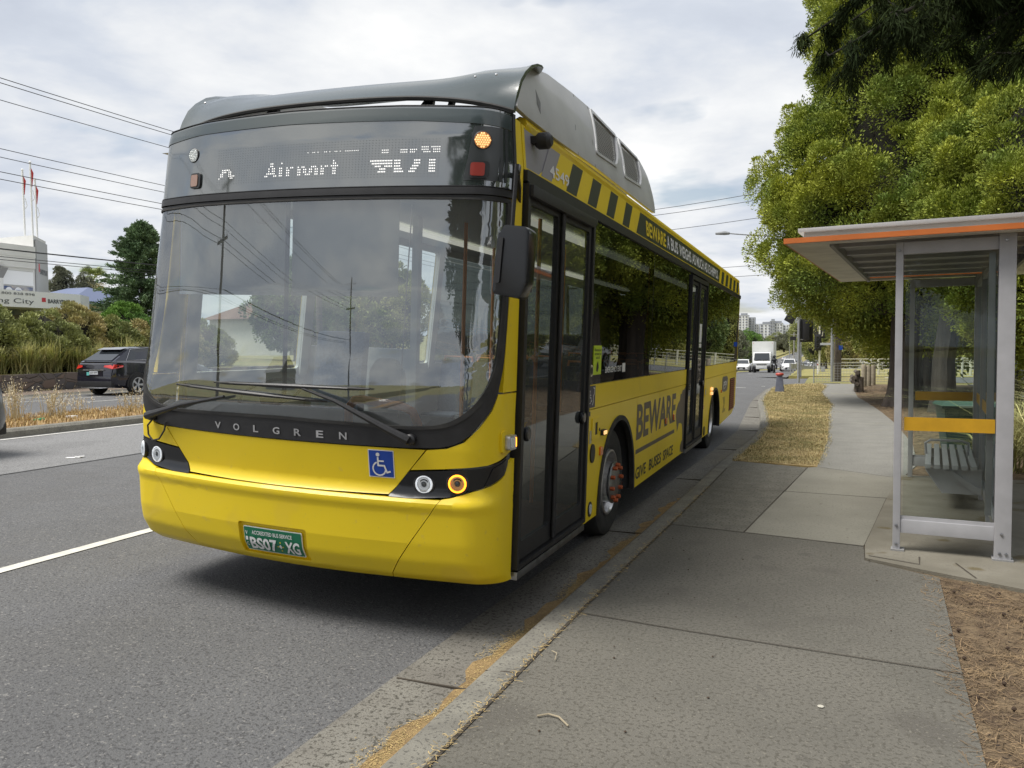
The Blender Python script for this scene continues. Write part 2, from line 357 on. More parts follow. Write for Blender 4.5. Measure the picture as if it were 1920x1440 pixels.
cham = lambda p: [q for i in range(len(p)-1) for q in ((p[i][0]*.75+p[i+1][0]*.25, p[i][1]*.75+p[i+1][1]*.25), (p[i][0]*.25+p[i+1][0]*.75, p[i][1]*.25+p[i+1][1]*.75))]
gl = [gl[0]]+cham(cham(gl))+[gl[-1]]
gl = gl+[(.7, 2.502), (0, 2.502), (-.7, 2.502)]+mir(gl)[:-1]
mask = patch('windscreen_surround', [mo, gl], fm, BLKM, bus, .003, .03, ST)
patch('windscreen_seal', [[(a*1.012, b+(-.012 if b < 1.8 else .006)) for a, b in gl], [(a*.993, b+(.006 if b < 1.8 else -.005)) for a, b in gl]], fm, RUB, mask, .010, .012, ST)
patch('windscreen', gl, fm, WS, bus, .0, 0, ST)
for k, ch in enumerate('VOLGREN'):
    u = -.455+k*.150; wd = .024 if ch != 'L' else .019
    text('maker_letter', ch, u-wd, u+wd-(.0), 1.130, 1.172, fm, CHROME, mask, .008, .02)
# trim line between visor and windscreen
patch('seam_trim', [(-1.44, 2.523), (1.43, 2.523), (1.43, 2.562), (-1.44, 2.562)], fm, BLKM, bus, .012, .04, ST)
# destination panel
vp = [(-1.42, 2.566), (0, 2.566), (1.415, 2.566), (1.415, 2.80), (1.405, 3.005), (.7, 3.03), (0, 3.038), (-.7, 3.03), (-1.40, 3.005), (-1.42, 2.80)]
vz = patch('destination_panel', rnd(vp, .02), fm, VIS, bus, .004, .03, ST)
patch('panel_edge', [[(a*1.012, b) for a, b in vp], [(a*.992, 2.57+(b-2.566)*.985) for a, b in vp]], fm, BLKM, vz, .010, .02, ST)
patch('upper_band', [(-1.39, 2.915), (-.7, 2.945), (0, 2.95), (.8, 2.935), (1.39, 2.90), (1.39, 2.985), (.7, 3.012), (0, 3.02), (-.7, 3.012), (-1.38, 2.985)], fm, FAIR, vz, .008, .004, ST)
mb = MB()
for j in range(15):
    for i in range(0, 76):
        u = -.53+i*.0198; v = 2.622+j*.0148; mb.quad(*[fm(u+a, v+b, .0066) for a, b in ((-.0022, -.0010), (.0022, -.0010), (.0022, .0010), (-.0022, .0010))])
mb.build('unlit_dots', LEDOFF, vz, smooth=False)
def dots(rows, u0, v0, du, dv, ww=.0075, hh=.010):
    mb = MB()
    for j, rw in enumerate(rows):
        for i, ch in enumerate(rw):
            if ch == '#':
                u = u0+i*du; v = v0-j*dv
                mb.add([fm(u, v-hh/2, .0075), fm(u+ww, v, .0075), fm(u, v+hh/2, .0075)], [(0, 1, 2)])
    return mb.build('lit_dots', LEDW, vz, smooth=False)
dots(["..#####...", "..###.##..", ".##...##..", ".##...####", "#......##."], -.515, 2.705, .0135, .0125)
dots(["...##....#..........................#..", "...##...............................##.", "..#.##..##..#.##..#.##...###..#.##.####", "..#.##..##..##....##.##.##.##.##....##.", ".#####..##..##....##.##.##.##.##....##.", "##...##.##..##....##..###..##.##....##."], -.150, 2.722, .0130, .0145)
dots(["##############.####........####.....####", ".#############.####........####.....####", "...####..#####.####.......####......####", "......####.....#####.....####.......####", ".....#####.....######...####........####"], .553, 2.712, .0097, .0155)
dots([".............................####.#####", "........####......####.####..####..####", "........####......####.###....####.####"], .53, 2.785, .0112, .0135, .0065, .008)
dots(["....#..##.#...##.#..##.#..########"], .10, 2.775, .0112, .0135, .0055, .006)
def lampdisc(u, v, r, m, nm):
    dz = Vector(fm(u, v, .004)); nn = (Vector(fm(u, v, .1))-dz).normalized(); q = nn.to_track_quat('Z', 'Y').to_matrix().to_4x4(); q.translation = dz
    o = MB().lathe([(r*1.1, 0), (r*1.12, .006), (r*1.0, .009)], (0, 0, 0), n=28).build(nm, BLKM, vz, xf=q)
    MB().lathe([(.0005, .009), (r, .008)], (0, 0, 0), n=28).build(nm, AMBK if m == AMB else m, vz, xf=q); mb = MB()
    for a in range(-3, 4):
        for b in range(-3, 4):
            x, y = (a+.5*(b % 2))*r*.29, b*r*.26
            if math.hypot(x, y) < r*.88: mb.lathe([(.001, .013), (r*.09, .011), (r*.13, .0085)], (x, y, 0), n=8)
    mb.build(nm, m, vz, xf=q)
lampdisc(1.20, 2.82, .046, AMB, 'amber_marker_lamp'); lampdisc(-.775, 2.82, .040, CLR, 'clear_marker_lamp')
patch('lamp_plate', rnd([(1.10, 2.60), (1.29, 2.60), (1.31, 2.90), (1.15, 2.90)], .01), fm, mat('lamp_plate_grey', (.045, .05, .052), .3), vz, .006, .002, ST)
for (u, m_) in ((1.185, REDL), (-.73, mat('pale_red_lens', (.30, .17, .12), .2, coat=1))):
    patch('marker_housing', rect(u-.055, u+.055, 2.61, 2.705, .025), fm, BLKM, vz, .014, .010, ST); patch('marker_lens', rect(u-.045, u+.030, 2.622, 2.695, .015), fm, m_, vz, .018, .005, ST)
for a, b in ((1.30, 2.72), (1.335, 2.62)): patch('lamp_plate', rect(a, a+.02, 2.60, 2.90), fm, mat('lamp_plate_grey', (0, 0, 0)), vz, .007, .002, ST)
# corner pillars
for sg in (1, -1):
    f = (lambda p: p) if sg == 1 else mir
    up_ = [(1.416, 1.43), (1.42, 1.60), (1.448, 1.96), (1.432, 2.44), (1.428, 2.60), (1.428, 2.99)]+[(sY(z, 4.385), z) for z in np.linspace(2.99, 1.43, 22)]
    patch('corner_pillar', f(up_), fm, YEL, bus, 0, .03, ST)
    lo = [(.95, 1.098), (.848, .978), (1.05, .995), (1.30, 1.022), (1.51, 1.072), (sY(1.08, 4.385), 1.10), (sY(1.42, 4.385), 1.42), (1.372, 1.42), (1.33, 1.33), (1.25, 1.235), (1.165, 1.152), (1.065, 1.112)]
    patch('front_corner_panel', f(lo), fm, YEL, bus, 0, .03, ST)
patch('indicator_pad', rect(1.395, 1.475, 1.085, 1.21, .02), fm, YEL, bus, .014, .014, ST)
si = patch('side_indicator', rect(1.425, 1.525, 1.10, 1.185, .015), fm, CHROME, bus, .045, .032, ST)
patch('lens', rect(1.435, 1.50, 1.112, 1.173, .012), fm, CLR, si, .050, .006, ST); patch('lens', rect(1.502, 1.518, 1.115, 1.17, .005), fm, AMBR, si, .049, .005, ST)
# access sign
ws_ = patch('access_sign', rect(.595, .752, .922, 1.083, .004), fm, WHITEV, bus, .001, .002, None)
patch('sign_face', rect(.600, .747, .927, 1.078, .004), fm, BLU, ws_, .002, .001, None)
def stroke(pts, r, fmap, off, nm, m_, par, closed=False):
    bm_l = []
    for i in range(len(pts)-1):
        a, b = Vector(pts[i]), Vector(pts[i+1]); d = (b-a).normalized(); n_ = Vector((-d.y, d.x))*r; a2, b2 = a-d*r*.6, b+d*r*.6
        bm_l.append([tuple(a2+n_), tuple(a2-n_), tuple(b2-n_), tuple(b2+n_)])
    mb = MB()
    for q in bm_l: mb.quad(*[fmap(x, y, off) for x, y in q])
    return mb.build(nm, m_, par, smooth=False)
def access_symbol(cu, cv, s, fmap, off, par, fl_=1):
    P = lambda l_: [(cu+fl_*a*s, cv+b*s) for a, b in l_]
    patch('symbol', circ(cu-fl_*.08*s, cv+.36*s, .075*s, 14), fmap, WHITEV, par, off, 0, None)
    stroke(P([(-.08, .24), (-.08, -.05), (.16, -.05), (.26, -.30), (.38, -.26)]), .032*s, fmap, off+.0003, 'symbol', WHITEV, par)
    stroke(P([(-.08, .12), (.14, .12)]), .028*s, fmap, off+.0006, 'symbol', WHITEV, par)
    stroke(P([(-.02+.25*math.cos(a)-.02, -.17+.25*math.sin(a)) for a in np.linspace(R(115), R(345), 14)]), .028*s, fmap, off+.0001, 'symbol', WHITEV, par)
access_symbol(.668, 1.0, .155, fm, .0045, ws_)
# wipers
def P3(u, v, o): return fm(u, v, o)
def wiper(pivot, tip, b0, b1, mid):
    wroot = MB().lathe([(.028, -.01), (.034, .0), (.032, .035), (.02, .045), (.0005, .046)], (0, 0, 0), n=20)
    dz = Vector(fm(*pivot, 0)); nn = (Vector(fm(*pivot, .1))-dz).normalized(); q = nn.to_track_quat('Z', 'Y').to_matrix().to_4x4(); q.translation = dz
    wo = wroot.build('wiper', BLKM, bus, xf=q)
    MB().tube([P3(pivot[0], pivot[1], .05), P3(pivot[0]*.75+mid[0]*.25, pivot[1]*.75+mid[1]*.25, .055), P3(mid[0], mid[1], .055), P3(*tip, .045)], [.027, .022, .012, .008], 8).build('wiper_arm', BLKM, wo)
    pts = [P3(b0[0]+(b1[0]-b0[0])*t, b0[1]+(b1[1]-b0[1])*t, .030) for t in np.linspace(0, 1, 12)]
    MB().tube(pts, [.005]+[.010]*10+[.005], 6).build('wiper_blade', RUB, wo)
    pts = [P3(b0[0]+(b1[0]-b0[0])*t, b0[1]+(b1[1]-b0[1])*t, .046-.012*abs(t-.5)*2) for t in np.linspace(.12, .88, 10)]
    MB().tube(pts, [.004, .007, .009, .012, .013, .013, .012, .009, .007, .004], 6).build('blade_holder', BLKM, wo)
wiper((.86, 1.155), (.20, 1.415), (-.46, 1.415), (.62, 1.428), (.42, 1.355))
wiper((-1.08, 1.165), (-.36, 1.335), (-.80, 1.385), (.36, 1.345), (-.72, 1.262))
MB().tube([P3(-1.03, 1.16, .03), P3(-1.09, 1.10, .04), P3(-1.08, 1.04, .045), P3(-1.03, 1.005, .05), P3(-.97, 1.02, .045), P3(-.93, 1.08, .03), P3(-.94, 1.13, .01)], .006, 6).build('washer_hose', RUB, bus)
# ---- kerb side wall
SS = (0, .15)
ARF = [(6.955+.665*math.cos(a), .31+.77*math.sin(a)**.9) if 0 < a < math.pi else (6.955+.665*math.cos(a), .31) for a in np.linspace(math.pi, 0, 25)]
ARR = [(13.575+.69*math.cos(a), .31+.70*math.sin(a)**.9) if 0 < a < math.pi else (13.575+.69*math.cos(a), .31) for a in np.linspace(math.pi, 0, 25)]
patch('side_panel', [(5.885, .31)]+ARF+[(7.655, .31), (7.655, 1.195), (5.885, 1.195)], sm, YEL, bus, 0, .03, SS)
for (a, b) in ((7.66, 8.78), (8.785, 10.545)): patch('side_panel', rect(a, b, .305, 1.195, .004), sm, YEL, bus, 0, .03, SS)
patch('side_panel', [(12.09, .31)]+ARR+[(14.27, .31), (16.3, .37), (16.86, .50), (16.86, 1.195), (12.09, 1.195)], sm, YEL, bus, 0, .03, SS)
patch('belt_panel', rect(5.885, 10.545, 1.202, 1.392, .004), sm, YEL, bus, .002, .03, SS)
patch('belt_panel', rect(12.09, 16.86, 1.202, 1.392, .004), sm, YEL, bus, .002, .03, SS)
for nm, AR, cy_ in (('front', ARF, 6.955), ('rear', ARR, 13.575)):
    ar = AR; outer = [(cy_+(y-cy_)*1.0, z) for y, z in ar]; inner = [(cy_+(y-cy_)*.93, .31+(z-.31)*.945) for y, z in ar]
    patch('wheel_arch_trim', outer+inner[::-1], sm, RUB, bus, .016, .045, SS)
    mb = MB(); pts = [(cy_+(y-cy_)*.99, .31+(z-.31)*.99) for y, z in ar]
    for i in range(len(pts)-1): mb.quad((-.01, *pts[i]), (-.01, *pts[i+1]), (-.75, *pts[i+1]), (-.75, *pts[i]))
    mb.prism([(cy_-.69, .28)]+pts+[(cy_+.69, .28)], 'X', -.74, -.76); mb.build('wheel_housing', INT_D, bus)
patch('window_rail', rect(4.40, 16.86, 2.655, 2.722, .01), sm, BLKM, bus, .022, .05, None)
patch('cant_panel', [[(4.40, 2.725), (16.86, 2.725), (16.86, 2.985), (4.40, 2.985)], [(4.44, 2.74), (4.66, 2.74), (5.13, 2.965), (5.09, 2.975), (4.44, 2.975)]], sm, YEL, bus, 0, .03, SS)
patch('side_sign_window', [(4.44, 2.74), (4.66, 2.74), (5.13, 2.965), (5.09, 2.975), (4.44, 2.975)], sm, mat('grey_lilac_vinyl', (.30, .29, .33), .35), bus, -.003, .006, SS)
MB().tube([(-.06, 4.46, 3.0), (-.06, 16.84, 3.0)], .045, 8).build('roof_edge_rail', YEL, bus)
def stripe(a, b, c, d, m_=CHARC): patch('stripe', [(a, 2.745), (b, 2.745), (d, 2.968), (c, 2.968)], sm, m_, bus, .0015, .001, None)
stripe(4.70, 4.90, 4.90, 5.12, mat('grey_lilac_vinyl', (0, 0, 0)))
for a in (5.21, 5.73, 6.27, 6.81): stripe(a, a+.235, a+.20, a+.445)
stripe(7.35, 13.46, 7.58, 13.72)
for a in (13.72, 14.33, 14.94, 15.55, 16.15): stripe(a, a+.33, a+.28, a+.60)
sp = (0, 0)
text('warning_text', 'BEWARE', 7.80, 8.83, 2.775, 2.925, sm, YELV, bus, .0045, .028)
_w = (('A', 1), ('BUS', 3), ('WEIGHS', 5.9), ('AS', 2), ('MUCH', 4.2), ('AS', 2), ('13', 1.7), ('HIPPOS', 5.3)); _u = 8.90; _k = (13.34-8.90)/(sum(b for _, b in _w)+7*.55)
for t_, b in _w: text('warning_text', t_, _u, _u+b*_k, 2.780, 2.922, sm, WHITEV, bus, .0045, .022); _u += (b+.55)*_k
text('fleet_number', '4549', 4.87, 5.28, 2.775, 2.855, sm, WHITEV, bus, .0045, .01)
text('warning_text', 'BEWARE', 7.68, 9.84, .77, 1.125, sm, BROWNG, bus, .002, .03)
patch('warning_bar', rect(7.68, 9.82, .635, .678), sm, BROWNG, bus, .0015, .001, None)
for t_, a, b in (('GIVE', 7.71, 8.20), ('BUSES', 8.36, 9.02), ('SPACE', 9.14, 9.77)): text('warning_text', t_, a, b, .375, .495, sm, CHARC, bus, .002, .022)
patch('hippo_silhouette', [(10.545, 1.175), (10.42, 1.13), (10.33, 1.14), (10.25, 1.09), (10.17, 1.09), (10.15, 1.02), (10.02, .98), (9.92, .92), (9.89, .84), (9.94, .76), (9.98, .70), (10.01, .625), (10.06, .66), (10.12, .72), (10.24, .72), (10.36, .69), (10.42, .60), (10.44, .48), (10.36, .46), (10.30, .42), (10.30, .34), (10.33, .32), (10.37, .36), (10.40, .32), (10.45, .315), (10.545, .31)], sm, BROWNG, bus, .0015, .001, None)
for a in (7.665, 8.765): patch('side_marker', rect(a+.92 if a > 8 else a-1.36, a+1.0 if a > 8 else a-1.28, .80, .87, .012), sm, ORL, bus, .016, .015, None)
patch('side_marker', rect(9.18, 9.27, .80, .865, .012), sm, ORL, bus, .016, .015, None)
patch('fuel_flap', [rect(6.055, 6.30, .95, 1.125, .012), rect(6.14, 6.22, .985, 1.085, .005)], sm, YEL, bus, .008, .006, None)
patch('flap_label', rect(6.14, 6.22, .985, 1.085, .005), sm, BLKM, bus, .003, .002, None); patch('flap_button', circ(6.265, 1.02, .014, 12), sm, BLK, bus, .012, .008, None)
ib = patch('side_repeater', rect(6.31, 6.43, .965, 1.01, .012), sm, BLKM, bus, .030, .028, None); patch('lens', rect(6.325, 6.42, .972, 1.003, .01), sm, AMB, ib, .035, .006, None)
patch('filler_cap', circ(6.09, .845, .062, 24, .075), sm, BLKM, bus, .012, .012, None); pc = patch('port_cover', circ(6.08, .40, .052, 22, .06), sm, BLKM, bus, .008, .008, None)
patch('cover_face', circ(6.08, .40, .035, 20, .042), sm, CLR, pc, .012, .004, None)
patch('side_sticker', rect(6.0, 6.06, .93, 1.03), sm, mat('pale_sticker', (.45, .42, .30), .5), bus, .003, .002, None)
sgn = patch('access_notice', rect(5.905, 6.11, 1.215, 1.385, .004), sm, mat('dark_violet_sign', (.035, .035, .075), .4), bus, .006, .004, None)
access_symbol(5.965, 1.30, .12, sm, .0075, sgn)
stroke([(6.05, 1.37), (6.085, 1.36), (6.075, 1.32), (6.05, 1.30), (6.055, 1.26), (6.035, 1.235)], .006, sm, .0075, 'symbol', WHITEV, sgn)
patch('small_notice', rect(5.91, 6.0, 1.15, 1.185), sm, mat('dark_violet_sign', (0, 0, 0)), bus, .003, .002, None)
gr = MB()
for k in range(15): gr.b2((.002, 15.76, .47+k*.041), (.016, 16.55, .488+k*.041))
patch('grille_recess', rect(15.74, 16.57, .455, 1.08), sm, INT_D, bus, .002, .001, None); gr.build('engine_grille', mat('rust_red_slats', (.30, .075, .03), .5), bus)
bd = patch('round_badge', rnd([(14.55, .90), (14.85, .87), (15.30, .88), (15.38, .93), (15.36, 1.11), (15.2, 1.15), (14.6, 1.155), (14.52, 1.10)], .05), sm, mat('badge_grey', (.09, .09, .10), .4), bus, .003, .002, None)
text('badge_text', 'ptv', 14.68, 15.18, .95, 1.08, sm, WHITEV, bd, .006, .02, shear=.05)
stroke([(14.7, .93), (14.95, .945), (15.2, 1.0), (15.27, 1.07)], .006, sm, .006, 'badge_text', WHITEV, bd)
patch('small_hatch', rect(12.3, 12.55, .93, 1.07, .01), sm, YEL, bus, .008, .007, None); patch('small_hatch', rect(12.35, 12.42, .96, 1.04, .01), sm, CHROME, bus, .012, .004, None); patch('filler_cap', circ(12.42, .40, .06, 18, .07), sm, BLKM, bus, .012, .012, None)
for z in (.92, .99): patch('side_repeater', rect(13.02, 13.16, z, z+.045, .01), sm, AMB, bus, .025, .022, None)
patch('side_marker', rect(12.17, 12.24, .75, .81, .01), sm, ORL, bus, .016, .015, None); patch('side_marker', rect(14.38, 14.46, .88, .93, .01), sm, ORL, bus, .016, .015, None)
patch('exhaust_sticker', [(14.68, .50), (15.15, .50), (15.15, .56), (14.95, .56), (15.1, .70), (15.0, .78), (14.7, .78), (14.88, .64)], sm, mat('tan_sticker', (.38, .28, .03), .5), bus, .002, .001, None)
# windows
def pane(a, b, z0=1.40, z1=2.65, f=sm, nm='side_window'):
    patch(nm, rect(a, b, z0, z1, .02), f, SG, bus, .004, 0, None)
for (a, b) in ((5.90, 8.20), (8.215, 10.55), (12.09, 14.45), (14.465, 16.85)): pane(a, b)
for a in (5.885, 8.2075, 10.552, 12.085, 14.4575): patch('window_pillar', rect(a-.012, a+.012, 1.39, 2.66), sm, BLKM, bus, .003, .04, None)
patch('window_pillar', rect(16.82, 16.86, 1.39, 2.66), sm, YEL, bus, .006, .04, None)
yn = patch('touch_notice', rnd([(6.01, 1.47), (6.24, 1.47), (6.24, 1.70), (6.01, 1.70)], .006), sm, mat('lime_notice', (.50, .66, .03), .5), bus, .010, .004, None)
for t_, z in (('Remember', 1.665), ('to touch on', 1.635), ('and off', 1.605)): text('notice_text', t_, 6.03 if len(t_) > 7 else 6.07, 6.22 if len(t_) > 7 else 6.18, z-.010, z+.012, sm, BLKM, yn, .0125, .01)
patch('notice_icon', rnd([(6.09, 1.50), (6.13, 1.49), (6.16, 1.53), (6.13, 1.58), (6.10, 1.55)], .01), sm, BLKM, yn, .0125, 0, None)
text('exit_text', 'EMERGENCY EXIT', 6.39, 6.95, 1.475, 1.525, sm, WHITEV, bus, .006, .015)
patch('exit_icon', rect(6.98, 7.09, 1.465, 1.545, .01), sm, WHITEV, bus, .006, .001, None)
rs = patch('round_sticker', circ(5.965, 1.505, .047, 18), sm, mat('cream_sticker', (.55, .50, .36), .5), bus, .010, .003, None); patch('sticker_face', circ(5.965, 1.505, .03, 16), sm, BLKM, rs, .013, .001, None)
for (a, b, c, d) in ((11.36, 11.56, 1.75, 2.01), (11.36, 11.56, 1.68, 1.735)): patch('paper_notice', rect(a, b, c, d), sm, WHITEV, bus, .030, .002, None)
# doors
def door(y0, y1, split, zt=2.64):
    dr = patch('passenger_door', [rect(y0, y1, .345, zt+.01, .01), rect(y0+.035, y1-.045, .375, zt-.045, .01)], sm, BLKM, bus, .030, .07, None)
    for (a, b, hs) in ((y0+.045, split-.008, 1), (split+.008, y1-.055, -1)):
        lf = patch('door_leaf', [rect(a, b, .39, zt-.06, .012), rect(a+.05, b-.05, .50, zt-.10, .03)], sm, BLKM, dr, .012, .035, None)
        patch('door_glass', rect(a+.045, b-.045, .495, zt-.095, .03), sm, DG, dr, .0, 0, None)
    MB().tube([(.03, split-.012, .40), (.03, split-.012, zt-.06)], .011, 8).tube([(.03, split+.012, .40), (.03, split+.012, zt-.06)], .011, 8).build('door_seal', RUB, dr)
    for yy in (y0+.13, y1-.13): MB().lathe([(.045, .010), (.045, .026), (.035, .034), (.0005, .034)], (0, yy, 1.16), axis='X', n=18).build('door_handle', BLK, dr)
    MB().b2((-.10, y0+.01, .285), (.028, y1-.02, .335)).build('step_edge', ALU, dr, bevel=.006)
    return dr
door(4.41, 5.87, 5.085); door(10.57, 12.07, 11.23, 2.62)
MB().prism([(4.425, 2.64), (5.83, 2.64), (5.83, 2.60), (5.74, 2.57), (4.425, 2.57)], 'X', .015, .055).build('door_header', BLKM, bus, bevel=.01)
# mirror
mr = MB().tube([(-.03, 4.36, 2.63), (.03, 4.22, 2.66), (.10, 4.05, 2.66), (.115, 3.99, 2.62)], .016, 8).tube([(.115, 3.99, 2.66), (.105, 3.98, 2.36), (.09, 3.975, 2.02)], .012, 8).tube([(-.02, 4.38, 2.52), (.05, 4.2, 2.58), (.11, 4.02, 2.60)], .013, 8).build('mirror_arm', BLKM, bus)
MB().prism(rnd([(.015, 1.975), (.175, 1.945), (.212, 2.03), (.222, 2.30), (.20, 2.325), (.075, 2.34), (.035, 2.27)], .02), 'Y', 3.93, 4.05).build('mirror_housing', BLK, mr, bevel=.02)
MB().b2((.03, 4.051, 1.99), (.20, 4.056, 2.30)).build('mirror_glass', CHROME, mr)
MB().prism(rnd([(.033, 2.03), (.062, 2.03), (.078, 2.27), (.056, 2.27)], .01), 'Y', 3.918, 3.93).build('mirror_glass', BLKM, mr)
MB().lathe([(.035, -.05), (.05, -.03), (.05, .03), (.03, .05), (.001, .052)], (.045, 4.60, 2.93), axis='X', n=20).box((-.02, 4.58, 2.93), (.07, .06, .04)).build('door_camera', BLKM, bus)
# roof, rear, road side
mb = MB()
for i in range(13):
    a, b = i/12, (i+1)/12
    f_ = lambda t: (-.04-t*2.40, 2.97+.04*math.sin(math.pi*t)**.5 if 0 < t < 1 else 2.97)
    (xa, za_), (xb, zb_) = f_(a), f_(b); mb.quad((xa, 4.30, za_-.035), (xb, 4.30, zb_-.035), (xb, 16.84, zb_), (xa, 16.84, za_))
mb.build('roof', GREYF, bus)
patch('rear_wall', rect(-2.5, -.03, .45, 3.0, .06), lambda u, v, o: (u+lean(v)*(0 if u > -1.3 else 1), 16.84+o, v), YEL, bus, 0, .05, None)
patch('road_side_wall', [[(4.40, .32), (6.25, .32), (6.45, .8), (6.95, 1.05), (7.45, .8), (7.66, .32), (12.85, .32), (13.1, .8), (13.57, 1.02), (14.05, .8), (14.3, .32), (16.84, .45), (16.84, 2.99), (4.40, 2.99)]]+[rect(a, b, 1.42, 2.66, .04) for a, b in ((4.5, 5.75), (5.85, 8.15), (8.25, 10.5), (10.6, 12.8), (12.9, 15.0))], lm, YEL, bus, 0, .003, None)
for a, b in ((4.5, 5.75), (5.85, 8.15), (8.25, 10.5), (10.6, 12.8), (12.9, 15.0)): patch('side_window', rect(a, b, 1.42, 2.66, .04), lm, (MATS.get('offside_glass') or glass('offside_glass', (.72, .78, .76), 1.5)) if a < 8 else SG, bus, -.01, 0, None)
patch('inner_lining', [[(4.45, .40), (16.6, .45), (16.6, 2.95), (4.45, 2.95)]]+[rect(a, b, 1.42, 2.66, .04) for a, b in ((4.5, 5.75), (5.85, 8.15), (8.25, 10.5), (10.6, 12.8), (12.9, 15.0))], lm, INT_L, bus, -.006, .03, None)
for a in (4.46, 5.80, 8.20, 10.55, 12.85, 15.03): patch('inner_post', rect(a-.06, a+.06, 1.36, 2.72), lm, INT_L, bus, -.05, .015, None); patch('outer_post', rect(a-.05, a+.05, 1.42, 2.66), lm, BLKM, bus, .004, .003, None)
for a, b in ((5.9, 10.5), (12.1, 16.6)): patch('inner_lining', rect(a, b, 1.05, 1.39), sm, INT_L, bus, -.04, .01, None)
# roof fairing and covers
FO = [(4.13, 0), (4.17, .05), (4.24, .13), (4.36, .23), (4.53, .31), (4.77, .39), (5.0, .435), (5.2, .455)]
mb = MB(); nx_ = 40; xs = [-2.46+2.44*i/nx_ for i in range(nx_+1)]; rows = []
for x in xs:
    d = abs(x+1.24)/1.22; zl = 3.115-.095*d**4; bow = .10*(1.24*d)**2-.03
    crest = .035*math.exp(-((d-.80)/.16)**2)-.035*(1-d**2); rr = []
    for (y, h) in FO: rr.append((x, 4.13+(y-4.13)*(1-.52*d**5)+bow*(1-.5*d**4*(y-4.13)), zl+h*(1-.14*d**5)*(1+(3.02-zl)/.455)+crest*min(1, h/.3)*(1-.6*d**6)))
    rows.append(rr)
n = len(FO); vv = [p for r_ in rows for p in r_]; k0 = len(vv); vv += [(p[0], p[1]+.03, p[2]-.006) for r_ in rows for p in r_]
ff = []
for i in range(nx_):
    for j in range(n-1):
        a = i*n+j; ff += [(a, a+n, a+n+1, a+1), (k0+a+1, k0+a+n+1, k0+a+n, k0+a)]
    ff += [(i*n, k0+i*n, k0+(i+1)*n, (i+1)*n), (i*n+n-1, (i+1)*n+n-1, k0+(i+1)*n+n-1, k0+i*n+n-1)]
for j in range(n-1): ff += [(j, j+1, k0+j+1, k0+j), (nx_*n+j, k0+nx_*n+j, k0+nx_*n+j+1, nx_*n+j+1)]
rf = mb.add(vv, ff).build('roof_fairing', FAIR, bus, ang=50)
for x in (-2.2, -.25, -.12): MB().lathe([(.008, 0), (.006, .006), (.0005, .008)], (0, 0, 0), n=8).build('fairing_bolt', CHROME, rf, xf=Matrix.Translation((x, 4.23, 3.22)) @ Matrix.Rotation(R(60), 4, 'X'))
MB().tube([(x, 4.14+.10*(abs(x+1.24))**2-.03, 3.112-.095*(abs(x+1.24)/1.22)**4) for x in xs], .014, 6).build('fairing_edge', RUB, rf)
for (x, dx) in ((-1.95, .16), (-1.72, -.05), (-.72, .1), (-.58, -.04), (-.47, .0), (-.25, .14)):
    MB().tube([(x, 4.3, 2.98), (x+dx, 4.42, 3.2)], .022, 4).b2((x-.03, 4.27, 2.96), (x+.05, 4.33, 3.03)).build('roof_bracket', BLKM, bus)
Xp = lambda z: -.02-.16*(max(z-3.03, 0)/.52)**1.5
def pm(Y, z, o=0): return (Xp(z)+o, Y, z)
cov = rnd([(4.27, 3.045), (4.35, 3.15), (4.53, 3.31), (4.77, 3.435), (5.19, 3.525), (5.81, 3.59), (6.34, 3.625), (8.15, 3.585), (8.27, 3.46), (8.20, 3.05), (5.93, 3.05), (4.94, 3.035), (4.45, 3.035)], .03, 3)
v1 = rnd([(6.34, 3.60), (7.12, 3.585), (6.82, 3.30), (6.66, 3.21), (6.02, 3.18), (6.05, 3.24)], .05); v2 = rnd([(7.22, 3.575), (7.99, 3.565), (7.83, 3.36), (7.62, 3.22), (6.94, 3.18), (6.98, 3.25)], .05)
cv = patch('roof_side_cover', [cov, v1, v2], pm, GREYF, bus, .012, .03, (.25, .05))
for v_ in (v1, v2):
    cyv = sum(p[0] for p in v_)/len(v_); czv = sum(p[1] for p in v_)/len(v_)
    patch('vent_frame', [[(cyv+(a-cyv)*1.05, czv+(b-czv)*1.08) for a, b in v_], [(cyv+(a-cyv)*.95, czv+(b-czv)*.93) for a, b in v_]], pm, GREYF, cv, .024, .02, (.25, .05))
    patch('vent_backing', v_, pm, INT_D, cv, -.02, .01, (.25, .05))
    bm = fill2d([v_]); mb = MB(); bm.free()
    def inside(y, z, poly=v_):
        c = False
        for i in range(len(poly)):
            (a, b), (c_, d) = poly[i-1], poly[i]
            if (b > z) != (d > z) and y < (c_-a)*(z-b)/(d-b)+a: c = not c
        return c
    z = 3.19
    while z < 3.6:
        ys = [y for y in np.arange(5.9, 8.2, .02) if inside(y, z)]
        if ys: mb.add([pm(ys[0], z, .0), pm(ys[-1], z, .0), pm(ys[-1], z+.008, .004), pm(ys[0], z+.008, .004)], [(0, 1, 2, 3)])
        z += .022
    y = 5.9
    while y < 8.2:
        zs = [z for z in np.arange(3.15, 3.62, .01) if inside(y, z)]
        if zs: mb.add([pm(y, zs[0], .003), pm(y+.018, zs[0], .003), pm(y+.018, zs[-1], .003), pm(y, zs[-1], .003)], [(0, 1, 2, 3)])
        y += .05
    mb.build('vent_mesh', mat('vent_mesh_grey', (.34, .34, .34), .5), cv, smooth=False)
stroke([(5.48, 3.045), (5.52, 3.25), (5.86, 3.585)], .004, pm, .014, 'cover_seam', INT_D, cv); stroke([(5.93, 3.05), (5.97, 3.25), (6.28, 3.61)], .004, pm, .014, 'cover_seam', INT_D, cv)
patch('cover_flap', [(4.66, 3.17), (4.70, 3.12), (4.74, 3.20), (4.70, 3.27)], pm, mat('dark_grey_patch', (.16, .16, .16), .5), cv, .014, .001, None)
